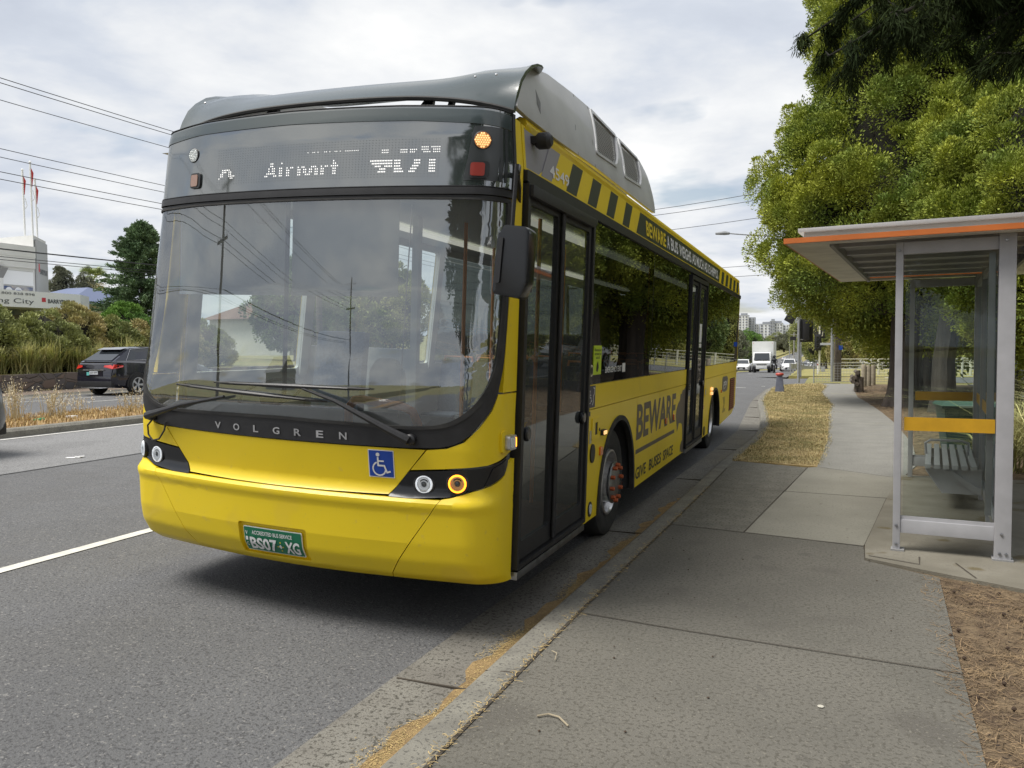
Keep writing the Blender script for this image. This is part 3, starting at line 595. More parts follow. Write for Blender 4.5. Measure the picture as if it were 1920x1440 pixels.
patch('roof_side_cover', [(a, b) for a, b in cov], lambda Y, z, o: (-2.42-Xp(z)-o, Y, z), GREYF, bus, .012, .03, (.25, .05))
MB().b2((-2.2, 6.3, 3.04), (-.28, 8.1, 3.42)).build('roof_cooling_unit', GREYF, bus, bevel=.04)
# wheels
def wheel(x, y, side, big=True, front=True):
    s = 1 if side > 0 else -1
    e = bpy.data.objects.new('wheel', None); C.objects.link(e); e.parent = bus; e.location = (x, y, .475); e.rotation_euler = (0, 0, 0 if s > 0 else math.pi)
    MB().lathe([(.30, -.26), (.44, -.27), (.470, -.25), (.484, -.20), (.484, -.06), (.470, -.015), (.44, .0), (.39, .005), (.30, -.02), (.295, -.05)], (0, 0, 0), 'X', 48).build('tyre', RUB, e)
    rimp = [(.298, -.03), (.292, -.004), (.275, .0), (.262, -.02), (.255, -.09), (.235, -.12), (.20, -.11), (.185, -.04), (.18, .015), (.165, .025), (.001, .025)] if front else [(.298, -.03), (.292, -.004), (.275, .0), (.262, -.02), (.25, -.13), (.2, -.17), (.13, -.17), (.125, -.03), (.10, -.02), (.001, -.02)]
    MB().lathe(rimp, (0, 0, 0), 'X', 40).build('rim', CHROME, e)
    if front:
        MB().lathe([(.185, .02), (.19, .035), (.175, .045), (.10, .05), (.001, .05)], (0, 0, 0), 'X', 32).build('hub', ALU, e)
        for k in range(10):
            a = 2*math.pi*k/10+.2
            MB().lathe([(.019, .0), (.019, .035), (.013, .04), (.001, .04)], (.042, .158*math.cos(a), .158*math.sin(a)), 'X', 6).build('wheel_nut', NUT, e)
    else:
        MB().lathe([(.484, -.62), (.484, -.36), (.3, -.35), (.3, -.63)], (0, 0, 0), 'X', 32).build('tyre', RUB, e)
for (y, fr) in ((6.955, True), (13.575, False)): wheel(-.06, y, 1, front=fr); wheel(-2.55, y, -1, front=fr)
# interior
mb = MB(); mb.b2((-2.56, 4.35, .34), (-.10, 16.7, .37)); mb.build('bus_floor', FLOORR, bus)
MB().b2((-2.40, 4.2, 2.72), (-.10, 16.7, 2.75)).build('bus_ceiling', INT_L, bus)
MB().b2((-2.5, 16.6, .4), (-.1, 16.65, 2.7)).build('rear_bulkhead', INT_D, bus)
MB().b2((-2.52, 4.15, .36), (-1.30, 4.20, 1.20)).b2((-1.30, 4.15, .36), (-.35, 4.20, 1.16)).build('front_bulkhead', INT_D, bus)
MB().prism([(4.05, 1.08), (4.05, 1.18), (4.30, 1.24), (4.62, 1.22), (4.75, 1.12), (4.75, .98)], 'X', -2.48, -.50).build('dashboard', mat('dash_grey', (.10, .105, .11), .7), bus, bevel=.02)
sw = MB(); sw.lathe([(.215, -.012), (.228, 0), (.215, .012), (.202, 0), (.215, -.012)], (0, 0, 0), n=32); sw.box((0, 0, -.01), (.40, .035, .02)); sw.box((0, .0, -.04), (.12, .12, .06)).tube([(0, 0, -.04), (0, .05, -.45)], .035)
sw.build('steering_wheel', BLKM, bus, xf=Matrix.Translation((-1.95, 4.62, 1.30)) @ Matrix.Rotation(R(25), 4, 'X'))
MB().b2((-2.22, 5.0, .75), (-1.72, 5.45, .88)).prism([(5.38, .85), (5.52, 1.75), (5.60, 1.75), (5.50, .85)], 'X', -2.2, -1.74).build('driver_seat', SEATM, bus, bevel=.04)
MB().b2((-2.56, 5.85, .37), (-1.52, 5.89, 1.62)).build('driver_partition', mat('pale_partition', (.52, .55, .56), .4), bus, bevel=.01)
MB().b2((-1.52, 5.85, .37), (-1.46, 5.91, 2.71)).b2((-1.60, 4.85, 1.0), (-1.53, 5.8, 1.06)).build('partition_post', INT_L, bus)
for (a, b) in ((-2.36, -1.50), (-1.46, -.70)):
    bl = MB().b2((a, 4.19, 1.985), (b, 4.193, 2.66)).build('roller_blind', BLIND, bus); MB().b2((a, 4.183, 1.965), (b, 4.20, 1.987)).build('blind_bar', ALU, bl)
MB().b2((-2.36, 4.15, 2.62), (-.5, 4.26, 2.70)).build('blind_box', INT_D, bus)
MB().tube([(-1.478, 4.17, 2.62), (-1.50, 4.18, 1.3)], .014).build('screen_post', INT_D, bus); MB().tube([(-.60, 4.16, 2.5), (-.66, 4.16, 1.25)], .004, 5).build('cord', WHITEV, bus)
MB().lathe([(.001, -.07), (.03, -.065), (.05, -.04), (.06, 0)], (-1.62, 4.10, 2.47), n=20).build('dome_camera', WHITEV, bus)
MB().tube([(-.94, 4.06, 1.20), (-.94, 4.06, 1.30), (-.90, 4.06, 1.345), (-.84, 4.06, 1.35), (-.58, 4.06, 1.325), (-.51, 4.06, 1.30), (-.475, 4.06, 1.23), (-.46, 4.06, 1.12)], .026, 10).build('handrail', ORG, bus)
MB().tube([(-.20, 4.62, 1.30), (-.20, 4.62, 1.28), (-.2, 4.64, 1.0), (-.2, 4.68, .82), (-.2, 4.80, .70)], .018, 10).tube([(-.2, 4.45, .86), (-.24, 5.0, .84)], .016, 8).tube([(-.22, 4.5, 1.35), (-.22, 4.8, 1.36), (-.2, 4.9, 1.3)], .016, 8).build('handrail', ORG, bus)
MB().b2((-1.2, 4.85, .37), (-.45, 4.9, .84)).b2((-1.25, 4.9, .37), (-1.2, 5.8, 1.0)).build('entry_panel', INT_L, bus); MB().b2((-1.0, 4.4, .30), (-.12, 5.8, .345)).build('entry_step', FLOORR, bus)
for (x, y) in ((-.5, 6.1), (-1.7, 8.0), (-.9, 8.0), (-.5, 10.4), (-1.2, 6.2)): MB().tube([(x, y, .4), (x, y, 2.7)], .017, 8).build('handrail', ORG, bus)
def seat(x, y):
    s_ = MB().b2((x-.2, y, .78), (x+.2, y+.42, .88)).prism([(y+.40, .85), (y+.50, 1.45), (y+.55, 1.45), (y+.48, .85)], 'X', x-.2, x+.2).build('passenger_seat', SEATM, bus, bevel=.03)
    MB().tube([(x-.19, y+.54, 1.35), (x-.17, y+.55, 1.50), (x+.17, y+.55, 1.50), (x+.19, y+.54, 1.35)], .015, 8).build('seat_grip', ORG, s_)
for y in (7.8, 8.7, 9.6, 12.6, 13.5, 14.4, 15.3):
    for x in (-2.25, -1.83, -.75, -.33): seat(x, y)
seat(-.98, 5.0) if False else None
MB().prism(rnd([(-1.16, 1.22), (-.90, 1.20), (-.90, 1.48), (-.97, 1.58), (-1.09, 1.58), (-1.15, 1.50)], .03), 'Y', 4.62, 4.68).build('driver_screen_pod', INT_L, bus, bevel=.01)
for x in (-1.9, -.6): MB().b2((x-.06, 5.9, 2.68), (x+.06, 15, 2.70)).build('ceiling_lamp', mat('lit_saloon_lamp', (1, .97, .85), .5, emit=.35), bus)
# interior sign and underside
MB().b2((-2.3, 4.5, .24), (-.3, 6.2, .34)).b2((-2.3, 7.8, .26), (-.3, 12.7, .34)).b2((-1.5, 6, .3), (-1.1, 14, .5)).build('underframe', INT_D, bus)
MB().tube([(-.25, 6.955, .475), (-2.3, 6.955, .475)], .07).tube([(-.25, 13.575, .475), (-2.3, 13.575, .475)], .09).build('axle', INT_D, bus)
# ------------------------------------------------------------ ground
AX = [(-2500, 14), (-400, 8), (-120, 3.0), (-60, 1.6), (-40, 1.0), (-27, .80), (-26.45, .78), (-26.4, .10), (-24.6, .06), (-16.4, .08), (-13.8, .0), (-5.4, .01), (-2.0, -.15), (-.95, -.155), (-.85, -.03), (3, -.02), (2500, 0)]
DY = [(-400, 0), (-100, 0), (-2, 0), (6, 0), (42, 0), (50, -.1), (74, -.85), (130, -2.1), (245, -4.75), (420, -4.9), (560, -3.8), (740, -2.6), (1000, 1.5), (1300, 14), (2000, 30), (4000, 30)]
def ip(t, x): return float(np.interp(x, [a for a, _ in t], [b for _, b in t]))
def D(y): return ip(DY, y)
def G(x, y): return ip(AX, x)+D(y)
def grid(name, xs, ys, zf, m, kind='structure', off=0):
    v = [(x, y, zf(x, y)+off) for y in ys for x in xs]; n = len(xs)
    f = [(j*n+i, j*n+i+1, (j+1)*n+i+1, (j+1)*n+i) for j in range(len(ys)-1) for i in range(n-1)]
    mb = MB(); mb.v = v; mb.f = f; o = mb.build(name, m, smooth=False); tag(o, kind=kind); return o
ysA = [a for a, _ in DY]
ASPH = mat('asphalt', (0.124, 0.125, 0.127), .85, var=.16, vscale=.7, speck=[(1.1, (0.108, 0.108, 0.108), .52), (60, (0.066, 0.066, 0.068), .54), (48, (0.191, 0.187, 0.180), .62)], bump=1.0, bscale=75)
CONC = mat('gutter_concrete', (0.198, 0.189, 0.163), .9, col2=(0.153, 0.143, 0.125), vscale=3, speck=[(42, (0.070, 0.066, 0.054), .56), (90, (0.111, 0.103, 0.088), .56)], bump=.6, bscale=120)
KERB = mat('kerb_concrete', (0.211, 0.202, 0.170), .9, col2=(0.149, 0.142, 0.122), vscale=5, speck=[(55, (0.097, 0.092, 0.080), .57)], bump=.6, bscale=100)
FOOT = mat('footpath_asphalt', (0.135, 0.127, 0.107), .88, col2=(0.112, 0.106, 0.089), vscale=1.4, speck=[(.8, (0.099, 0.092, 0.078), .58), (5, (0.102, 0.096, 0.081), .66), (52, (0.084, 0.078, 0.063), .54), (60, (0.167, 0.156, 0.128), .62)], bump=.6, bscale=110)
CONR = mat('rough_concrete', (0.170, 0.161, 0.134), .92, col2=(0.128, 0.122, 0.102), vscale=6, speck=[(40, (0.082, 0.078, 0.063), .55)], bump=.9, bscale=90)
CONS = mat('smooth_concrete', (0.223, 0.214, 0.177), .88, col2=(0.187, 0.178, 0.147), vscale=1.6, speck=[(50, (0.171, 0.163, 0.132), .56), (9, (0.125, 0.112, 0.085), .70)], bump=.3, bscale=140)
SLAB = mat('stained_slab', (0.212, 0.197, 0.158), .85, col2=(0.145, 0.132, 0.101), vscale=1.9, speck=[(2.6, (0.117, 0.095, 0.050), .60), (45, (0.156, 0.143, 0.115), .60)], bump=.4, bscale=110)
SOIL = mat('needle_soil', (0.174, 0.124, 0.071), .95, col2=(0.074, 0.048, 0.028), vscale=7, speck=[(60, (0.186, 0.136, 0.074), .60), (35, (0.037, 0.025, 0.017), .64)], bump=1, bscale=70)
DRYG = mat('dry_lawn_ground', (.40, .30, .15), .95, col2=(.23, .16, .06), vscale=3.5, speck=[(40, (.42, .33, .13), .58), (2.3, (.20, .20, .06), .64)], bump=1, bscale=60)
GRASSG = mat('green_verge_ground', (.16, .17, .05), .95, col2=(.26, .21, .08), vscale=.35, bump=1, bscale=20)
PAINT = mat('road_paint', (.62, .61, .56), .7, col2=(.50, .49, .45), vscale=8, bump=.2, bscale=120)
ground = grid('ground', [a for a, _ in AX], ysA, G, GRASSG)
RX = [(-26.3, .13), (-24.6, .085), (-23.6, .10), (-16.4, .12), (-13.8, .02), (-5.4, .03), (-1.95, -.128)]
def RZ(x, y): return ip(RX, x)+D(y)
ysn = [-100, -40, -2, 6, 20, 30, 42, 50, 74, 130, 245, 420, 560, 740]
# nearer carriageway: follows the kerb line on its kerb side
GUT = [(-100, -2.1), (-10, -2.07), (2.6, -2.055), (3.4, -2.045), (4.3, -2.02), (6, -1.96), (9, -1.83), (13, -1.70), (16.5, -1.65), (21, -1.90), (26.6, -2.2), (33, -2.25), (36, -1.9), (37.6, -.6)]
BK = [(-100, -1.45), (-10, -1.42), (2.6, -1.395), (4.25, -1.37), (5.5, -1.335), (7, -1.285), (9, -1.23), (11.2, -1.19), (12.5, -1.12), (14, -1.035), (16.4, -1.04), (19.7, -1.28), (24.2, -1.69), (26.5, -1.80), (30.7, -1.86), (32.9, -1.83), (34.8, -1.45), (36.1, -.5), (36.6, 1.2)]
def smooth_y(t, y): return ip(t, y)
mb = MB(); yy = sorted(set(list(np.arange(-100, 0, 10))+list(np.arange(0, 37.6, .5))+[37.6])); xs0 = [-13.8, -9.5, -5.4]; rows = []
for y in yy:
    gx_ = ip(GUT, y)+.0; rows.append([(-13.8, y, RZ(-13.8, y)), (-9.5, y, RZ(-9.5, y)), (-5.4, y, RZ(-5.4, y)), (gx_+.02, y, RZ(gx_, y)+.0)])
v = [p for r_ in rows for p in r_]; f = [(j*4+i, j*4+i+1, j*4+i+5, j*4+i+4) for j in range(len(rows)-1) for i in range(3)]
mb.add(v, f); tag(mb.build('road', ASPH, smooth=False), kind='structure')
XI = [-26.3, -24.6, -23.6, -16.4, -13.8, -5.4, -1.95]
def ZI(x, y): return ip(RX+[(4, 0), (80, 0)], x)+D(y)
grid('intersection', [-80]+XI[1:]+[0, 4, 80], [37.6, 42, 45.6], lambda x, y: (ZI(x, y) if x > -25 else .3)+.002, ASPH)
grid('far_road', [-9.2, -5.4, -3.6, -2.0], [45.6, 50, 74, 130, 245, 420, 560, 740], lambda x, y: RZ(x, y)+.004 if x < -3 else RZ(-3.6, y)+.004, ASPH)
grid('second_carriageway', [-24.6, -23.6, -16.4], [-100, -2, 6, 30, 37.6], RZ, ASPH)
grid('far_second_carriageway', [-23.6, -18, -13.2], [45.6, 50, 74, 130, 245, 420, 560, 740], lambda x, y: .14+D(y), ASPH)
# median with kerb
MED = mat('median_dry_earth', (.30, .19, .085), .95, col2=(.20, .13, .07), vscale=5, speck=[(40, (.42, .33, .17), .6)], bump=1, bscale=50)
mb = MB(); mb.v = [(x, y, z) for y in (-60, 37) for x, z in ((-13.76, .025), (-13.80, .12), (-13.86, .165), (-14.02, .172), (-14.05, .16))]; mb.f = [(i, i+1, i+6, i+5) for i in range(4)]
km = mb.build('median_kerb', KERB, smooth=False); tag(km, kind='structure')
mb = MB()
for k in range(40): mb.box((-13.9, -58+k*2.4, .10), (.30, .014, .152))
grid('median', [-14.05, -15.2, -16.38], [-60, 6, 37], lambda x, y: .158 if x > -15 else (.17 if x > -16 else .125), MED)
grid('wall_side_strip', [-26.42, -25.2, -24.6], [-60, 6, 60], lambda x, y: .19 if x < -24.7 else .17, mat('brown_strip', (.20, .155, .12), .95, var=.3, vscale=6, bump=.6, bscale=60))
mb = MB(); mb.v = [(x, y, z) for y in (-60, 60) for x, z in ((-24.58, .17), (-24.5, .10), (-24.1, .095))]; mb.f = [(i, i+1, i+4, i+3) for i in range(2)]
tag(mb.build('far_kerb', KERB, smooth=False), kind='structure')
# painted lines
def line(name, pts, wd, z=.006, zf=RZ):
    mb = MB(); n = len(pts); v = []
    for i, (x, y) in enumerate(pts):
        a = Vector(pts[max(0, i-1)]); b = Vector(pts[min(n-1, i+1)]); d = (b-a).normalized(); px, py = -d.y*wd/2, d.x*wd/2
        v += [(x+px, y+py, zf(x+px, y+py)+z), (x-px, y-py, zf(x-px, y-py)+z)]
    mb.add(v, [(2*i, 2*i+1, 2*i+3, 2*i+2) for i in range(n-1)]); return mb
def line_obj(name, segs, wd, zf=RZ, z=.006):
    mb = MB()
    for s_ in segs: m2 = line('', s_, wd, z, zf); mb.add(m2.v, m2.f)
    return tag(mb.build(name, PAINT, smooth=False), kind='structure')
line_obj('lane_line', [[(-5.36, a), (-5.36, a+5.0)] for a in (-17, -8, .6, 11.5, 20.5)]+[[(-9.4, a), (-9.4, a+3)] for a in (-14, 20, 30)], .105)
line_obj('edge_line', [[(-13.52, -60), (-13.52, 36)], [(-16.72, -60), (-16.72, 34)], [(-23.75, -20), (-23.75, 19.5)]], .11)
line_obj('second_lane_line', [[(-20.0, a), (-19.9, a+3)] for a in (-10, -1, 8, 17, 26)]+[[(-22.2, 10), (-22.0, 19.3)]], .10)
fz = lambda x, y: RZ(max(x, -9.2), y)+.005
line_obj('stop_line', [[(-9.2, 46.3), (-3.0, 46.3)]], .5, fz); line_obj('crossing_line', [[(-13, 35.2), (-2.4, 35.2)], [(-13, 33.0), (-7.0, 33.0)], [(-6.2, 33.0), (-3.0, 33.2)]], .14)
line_obj('crossing_line', [[(.95, 38.2), (2.2, 45)], [(1.6, 38.2), (2.9, 45)]], .22, lambda x, y: ZI(x, y)+.002)
line_obj('far_lane_line', [[(-6.2, a), (-6.2, a+6)] for a in range(52, 400, 18)], .15, fz); line_obj('far_edge_line', [[(-13.4, a) for a in (46, 74, 130, 245, 420, 560, 739)]], .25, lambda x, y: .14+D(y)); line_obj('far_edge_line', [[(-18.2, a), (-18.2, a+14)] for a in range(150, 700, 30)], .2, lambda x, y: .14+D(y))
mb = MB(); mb.v = [(x, y, RZ(x, y)+.004) for y in (-60, 6, 30) for x in (-13.4, -9.62-.01*0)]; mb.f = [(0, 1, 3, 2), (2, 3, 5, 4)]
tag(mb.build('resurfaced_lane', mat('paler_asphalt', (.205, .205, .205), .88, speck=[(.5, (.175, .175, .175), .5), (60, (.10, .10, .10), .55), (48, (.30, .30, .29), .62)], bump=1, bscale=70), smooth=False), kind='structure')
line_obj('sealed_crack', [[(-9.62, -60), (-9.60, 8), (-9.63, 30)]], .05); bpy.data.objects['sealed_crack'].data.materials[0] = mat('bitumen_seal', (.05, .05, .05), .6)
# gutter and kerb swept along the curve
def sweep(name, m, prof, ya, yb, step=.5):
    ys = list(np.arange(ya, min(0, yb), 5))+list(np.arange(max(0, ya), yb, step))+[yb]; v = []
    for y in ys: v += [(x, y, z) for x, z in prof(y)]
    n = len(prof(ya)); mb = MB(); mb.add(v, [(j*n+i, j*n+i+1, (j+1)*n+i+1, (j+1)*n+i) for j in range(len(ys)-1) for i in range(n-1)])
    return tag(mb.build(name, m, ang=40), kind='structure')
sweep('gutter', CONC, lambda y: [(ip(GUT, y), -.118), (ip(BK, y)-.27, -.128), (ip(BK, y)-.18, -.128)], -95, 35)
def kprof(y):
    b = ip(BK, y); return [(b-.185, -.135), (b-.165, -.04), (b-.148, -.012), (b-.125, -.004), (b, .002), (b+.02, .0), (b+.02, -.05)]
sweep('kerb', KERB, kprof, -95, 36.4)
jb = MB()
for y in (-3.5, -.4, 3.5, 7.06, 10.2, 13.4, 16.6, 19.8, 23.0, 26.2):
    a, b = ip(GUT, y), ip(BK, y); jb.b2((a+.02, y-.006, -.13), (b-.19, y+.006, -.1155)); jb.add([(b-.15, y-.005, -.008), (b-.15, y+.005, -.008), (b, y+.005, .0045), (b, y-.005, .0045)], [(0, 1, 2, 3)])
tag(jb.build('kerb_joints', mat('dark_joint', (.06, .05, .038), .95), smooth=False), kind='structure')
def flat(name, poly, m, z=0.0, th=.06, kind='structure'):
    bm = fill2d([poly]); return tag(wrap(bm, lambda x, y, o: (x, y, z+o), 0, th, name, m, None, smooth=False), kind=kind)
bk = lambda a, b, st=.5: [(ip(BK, y)+.01, y) for y in np.arange(a, b, st)]+[(ip(BK, b)+.01, b)]
flat('footpath', [(-1.41, -95), (.3, -95), (.40, -10), (.50, 0), (.56, 3.3), (.62, 4.39), (.715, 5.95), (.27, 6.26), (.285, 6.69), (-.63, 6.88), (-1.275, 6.98)][:]+bk(-10, 6.9)[::-1], FOOT, .0)
flat('rough_slab', [(-1.27, 6.985), (-.635, 6.885), (-.50, 8.0), (-.42, 8.97), (-.22, 10.88), (-1.06, 11.19), (-1.185, 11.19)]+bk(7, 11)[::-1], CONR, .001)
flat('concrete_path', [(-.625, 6.885), (.28, 6.70), (.58, 8.9), (-.405, 8.985)], CONS, .002); flat('concrete_path', [(-.40, 9.0), (.585, 8.915), (.82, 10.3), (-.10, 10.96), (-.21, 10.87)], CONS, .002)
pl_ = [(-.10, 10.98), (.03, 14.15), (.05, 17), (.05, 20.1), (.13, 22.8), (.0, 25.5), (-.16, 28.8), (-.08, 31.5), (.02, 33.8), (-.2, 35.9)]
pr_ = [(1.10, 35.9), (.92, 31.3), (.90, 26.5), (1.11, 23.1), (1.22, 20.5), (1.30, 17.5), (1.28, 14), (1.12, 11.6), (.83, 10.31)]
flat('concrete_path', pl_+pr_, mat('aged_path_concrete', (.225, .22, .197), .9, col2=(.19, .185, .166), vscale=2.5, speck=[(45, (.155, .15, .132), .56)], bump=.6, bscale=110), .001)
ver = [(-1.06, 11.2)]+[(x-.0, y) for x, y in pl_]+[(-.6, 35.95)]+bk(11.2, 35.6)[::-1]
flat('dry_verge', ver, DRYG, .004)
flat('far_corner_verge', [(-1.9, 45.8), (1.5, 45.6), (20, 45.6), (60, 46), (60, 60), (-1.9, 60)], mat('yellow_green_verge', (.30, .26, .09), .95, col2=(.20, .19, .06), vscale=2, bump=1, bscale=20), -.3+.28, .2)
flat('needle_bed', [(.30, -95), (14, -95), (5.4, 6), (5.4, 36), (1.1, 35.9)]+pr_[1:]+[(.80, 10.25), (.2, 7), (.3, 6.0)], SOIL, -.010, .05)
flat('shelter_slab', [(.275, 6.27), (.72, 6.02), (1.17, 5.785), (2.35, 5.20), (2.4, 10.5), (.83, 10.5), (.59, 8.92), (.29, 6.70)], SLAB, .016, .12)
jn = MB()
for pts in ([(-1.35, 4.44), (-.69, 4.35), (.61, 4.22)], [(-1.40, .9), (.52, .8)], [(-1.22, 9.0), (-.42, 8.99), (.58, 8.91)], [(-.63, 6.89), (-.41, 9.0), (-.21, 10.88)], [(-1.27, 6.985), (.28, 6.70)], [(-.10, 10.97), (.83, 10.30)], [(.0, 14), (1.28, 13.9)], [(.05, 17.2), (1.3, 17.1)], [(.1, 20.4), (1.22, 20.4)], [(.1, 24), (1.05, 24)], [(-.1, 28), (.9, 28)], [(.29, 6.72), (.585, 8.92)], [(.285, 6.28), (.28, 6.70)]):
    q = line('', pts, .009, 0, lambda x, y: .0055); jn.add(q.v, q.f)
q = line('', [(ip(BK, y)+.025, y) for y in np.arange(0, 11, .5)], .018, 0, lambda x, y: .0045); jn.add(q.v, q.f)
q = line('', [(.30, 6.34), (.62, 6.20), (.64, 6.42)], .012, 0, lambda x, y: .020); jn.add(q.v, q.f); q = line('', [(.86, 6.32), (.93, 5.95)], .010, 0, lambda x, y: .020); jn.add(q.v, q.f)
tag(jn.build('path_joints', MATS['dark_joint'], smooth=False), kind='structure')
flat('service_road', [(5.5, -30), (12, -30), (11.5, 36), (5.2, 36)], ASPH, .012, .05); flat('service_edge_line', [(5.62, -30), (5.74, -30), (5.5, 36), (5.38, 36)], PAINT, .018, .002)
# ------------------------------------------------------------ scattered stuff
rng = np.random.default_rng(7)
def nmesh(name, V, F, m, parent=None):          # V (n,3), F (k,4) or (k,3)
    me = bpy.data.meshes.new(name); k = F.shape[1]; me.vertices.add(len(V)); me.vertices.foreach_set('co', V.astype(np.float32).ravel())
    me.loops.add(F.size); me.loops.foreach_set('vertex_index', F.astype(np.int32).ravel()); me.polygons.add(len(F))
    me.polygons.foreach_set('loop_start', np.arange(0, F.size, k, dtype=np.int32)); me.update(calc_edges=True); me.materials.append(m)
    o = bpy.data.objects.new(name, me); C.objects.link(o)
    if parent: o.parent = parent
    return o
def unit(a): return a/np.maximum(np.linalg.norm(a, axis=1, keepdims=True), 1e-9)
def leafV(P, Dd, ln, wd, rg):
    n = len(P); Dd = unit(Dd); s_ = unit(np.cross(Dd, rg.normal(size=(n, 3)))); ln = np.broadcast_to(ln, n)[:, None]; wd = np.broadcast_to(wd, n)[:, None]
    V = np.stack([P, P+Dd*ln*.45+s_*wd*.5, P+Dd*ln, P+Dd*ln*.45-s_*wd*.5], 1).reshape(-1, 3); return V, np.arange(4*n).reshape(-1, 4)
def blades(name, X, Y, Z, h, wd, m, rg, lean_=.4, parent=None, curl=0):
    n = len(X); a = rg.uniform(0, 2*np.pi, n); hh = h*rg.uniform(.5, 1.2, n); l_ = rg.normal(0, lean_, n)
    b = np.stack([X, Y, Z], 1); dx = np.stack([np.cos(a), np.sin(a), np.zeros(n)], 1); sd_ = np.stack([-np.sin(a), np.cos(a), np.zeros(n)], 1)*np.broadcast_to(wd, n)[:, None]/2
    mid = b+dx*(l_*hh*.35)[:, None]+np.array([0, 0, 1])*(hh*.6)[:, None]; tip = b+dx*(l_*hh)[:, None]+np.array([0, 0, 1])*(hh*(1-.35*np.minimum(1, abs(l_))))[:, None]
    V = np.stack([b-sd_, b+sd_, mid+sd_*.8, mid-sd_*.8, tip], 1).reshape(-1, 3); i = np.arange(n)[:, None]*5
    F = np.concatenate([i+np.array([[0, 1, 2]]), i+np.array([[0, 2, 3]]), i+np.array([[3, 2, 4]])]); return nmesh(name, V, F, m, parent)
def inpoly(px, py, poly):
    c = np.zeros(len(px), bool)
    for i in range(len(poly)):
        (a, b), (c_, d) = poly[i-1], poly[i]
        if b == d: continue
        c ^= ((b > py) != (d > py)) & (px < (c_-a)*(py-b)/(d-b)+a)
    return c
STRAW = mat('straw', (.38, .28, .12), .9, island=.45); STRAWR = mat('brown_needles', (.24, .165, .088), .9, col2=(.13, .088, .05), vscale=3, island=.5); TURF = mat('dry_turf_blades', (.42, .34, .17), .9, col2=(.24, .215, .09), vscale=1.6, island=.55)
n = 115000; X = rng.uniform(-1.9, .2, n); Y = 11.1+25*rng.beta(1, 1.7, n); k = inpoly(X, Y, ver); X, Y = X[k], Y[k]
jx = rng.normal(0, .045, len(X)); tag(blades('dry_turf', X+jx, Y, np.full(len(X), .002), .024+.0007*Y, .0035+.00018*Y, TURF, rng, 1.4), 'dry yellow mown grass on the verge between kerb and footpath', 'grass', kind='stuff')
def litter(name, X, Y, Z, ln, wd, m, rg):
    n = len(X); a = rg.uniform(0, np.pi, n); d = np.stack([np.cos(a), np.sin(a), rg.normal(0, .12, n)], 1); P = np.stack([X, Y, Z+rg.uniform(0, .012, n)], 1)
    s_ = np.stack([-np.sin(a), np.cos(a), rg.normal(0, .2, n)], 1)*wd/2; l_ = (ln*rg.uniform(.4, 1.3, n))[:, None]; kk = s_*rg.normal(0, 4, n)[:, None]
    V = np.stack([P-s_, P+s_, P+d*l_*.5+s_+kk, P+d*l_*.5-s_+kk, P+d*l_+s_, P+d*l_-s_], 1).reshape(-1, 3); i = np.arange(n)[:, None]*6
    return nmesh(name, V, np.concatenate([i+np.array([[0, 1, 2, 3]]), i+np.array([[3, 2, 4, 5]])]), m)
n = 42000; t = rng.uniform(0, 1, n)**1.4; Y = 1.8+t*5.2; X = np.interp(Y, [a for a, _ in BK], [b for _, b in BK])-.185-np.abs(rng.normal(0, .055+.02*np.sin(Y*5), n))
tag(litter('gutter_litter', X, Y, np.full(n, -.127), .014, .003, STRAW, rng), 'band of tan needle litter lying in the gutter along the kerb foot', 'leaf litter', kind='stuff')
gl_ = MB(); ys_ = np.arange(-3, 9, .12); v = []
for y in ys_:
    b = ip(BK, y)-.17; wj = .115+.025*math.sin(y*7)+.02*math.sin(y*17); v += [(b-wj*1.35, y, -.1245), (b-wj*.5, y, -.113), (b, y, -.106)]
gl_.add(v, [(j*3+i, j*3+i+1, j*3+i+4, j*3+i+3) for j in range(len(ys_)-1) for i in range(2)])
tag(gl_.build('gutter_litter', mat('litter_bed', (.33, .225, .10), .95, col2=(.23, .155, .07), vscale=12, speck=[(120, (.15, .10, .05), .6)], bump=1, bscale=160)), 'low bank of orange tan debris packed against the kerb face', 'leaf litter', kind='stuff')
n = 900; Y = rng.uniform(1.5, 9, n); X = np.interp(Y, [a for a, _ in BK], [b for _, b in BK])+.02+rng.normal(0, .016, n)
tag(litter('kerb_edge_litter', X, Y, np.full(n, .006), .03, .003, STRAW, rng), 'thin line of dry needles in the joint behind the kerb', 'leaf litter', kind='stuff')
n = 42000; X = rng.uniform(.5, 3.2, n); Y = rng.uniform(2.2, 6.1, n); k = (X > .5+.03*(Y-3)+.02*np.sin(Y*9)) & (Y < 6.32-.47*X-.02) & (rng.uniform(0, 1, n) < .62+.38*np.sin(X*4.1+1.3*np.sin(Y*2.3))*np.cos(Y*3.1)); X, Y = X[k], Y[k]
tag(litter('needle_litter', X, Y, np.full(len(X), -.008), .06, .0028, STRAWR, rng), 'brown pine needles covering the bare bed beside the asphalt path', 'leaf litter', kind='stuff')
n = 16000; X = rng.uniform(1.0, 5, n); Y = rng.uniform(10.6, 34, n); k = X > np.interp(Y, [10.3, 11.6, 14, 17.5, 20.5, 23, 26.5, 31, 36], [.85, 1.14, 1.30, 1.32, 1.24, 1.13, .92, .94, 1.1]); X, Y = X[k], Y[k]
tag(litter('far_needle_litter', X, Y, np.full(len(X), -.006), .10, .008, STRAWR, rng), 'brown needle litter under the big trees beyond the shelter', 'leaf litter', kind='stuff')
mb = MB()
for i in range(170):
    x, y = rng.uniform(.6, 2.6), rng.uniform(2.3, 5.8)
    if y > 6.2-.47*x or x < .56+.03*(y-3): continue
    r_ = rng.uniform(.006, .013); mb.lathe([(.001, -r_), (r_*.8, -r_*.5), (r_, 0), (r_*.7, r_*.7), (.001, r_)], (x, y, .004), n=6)
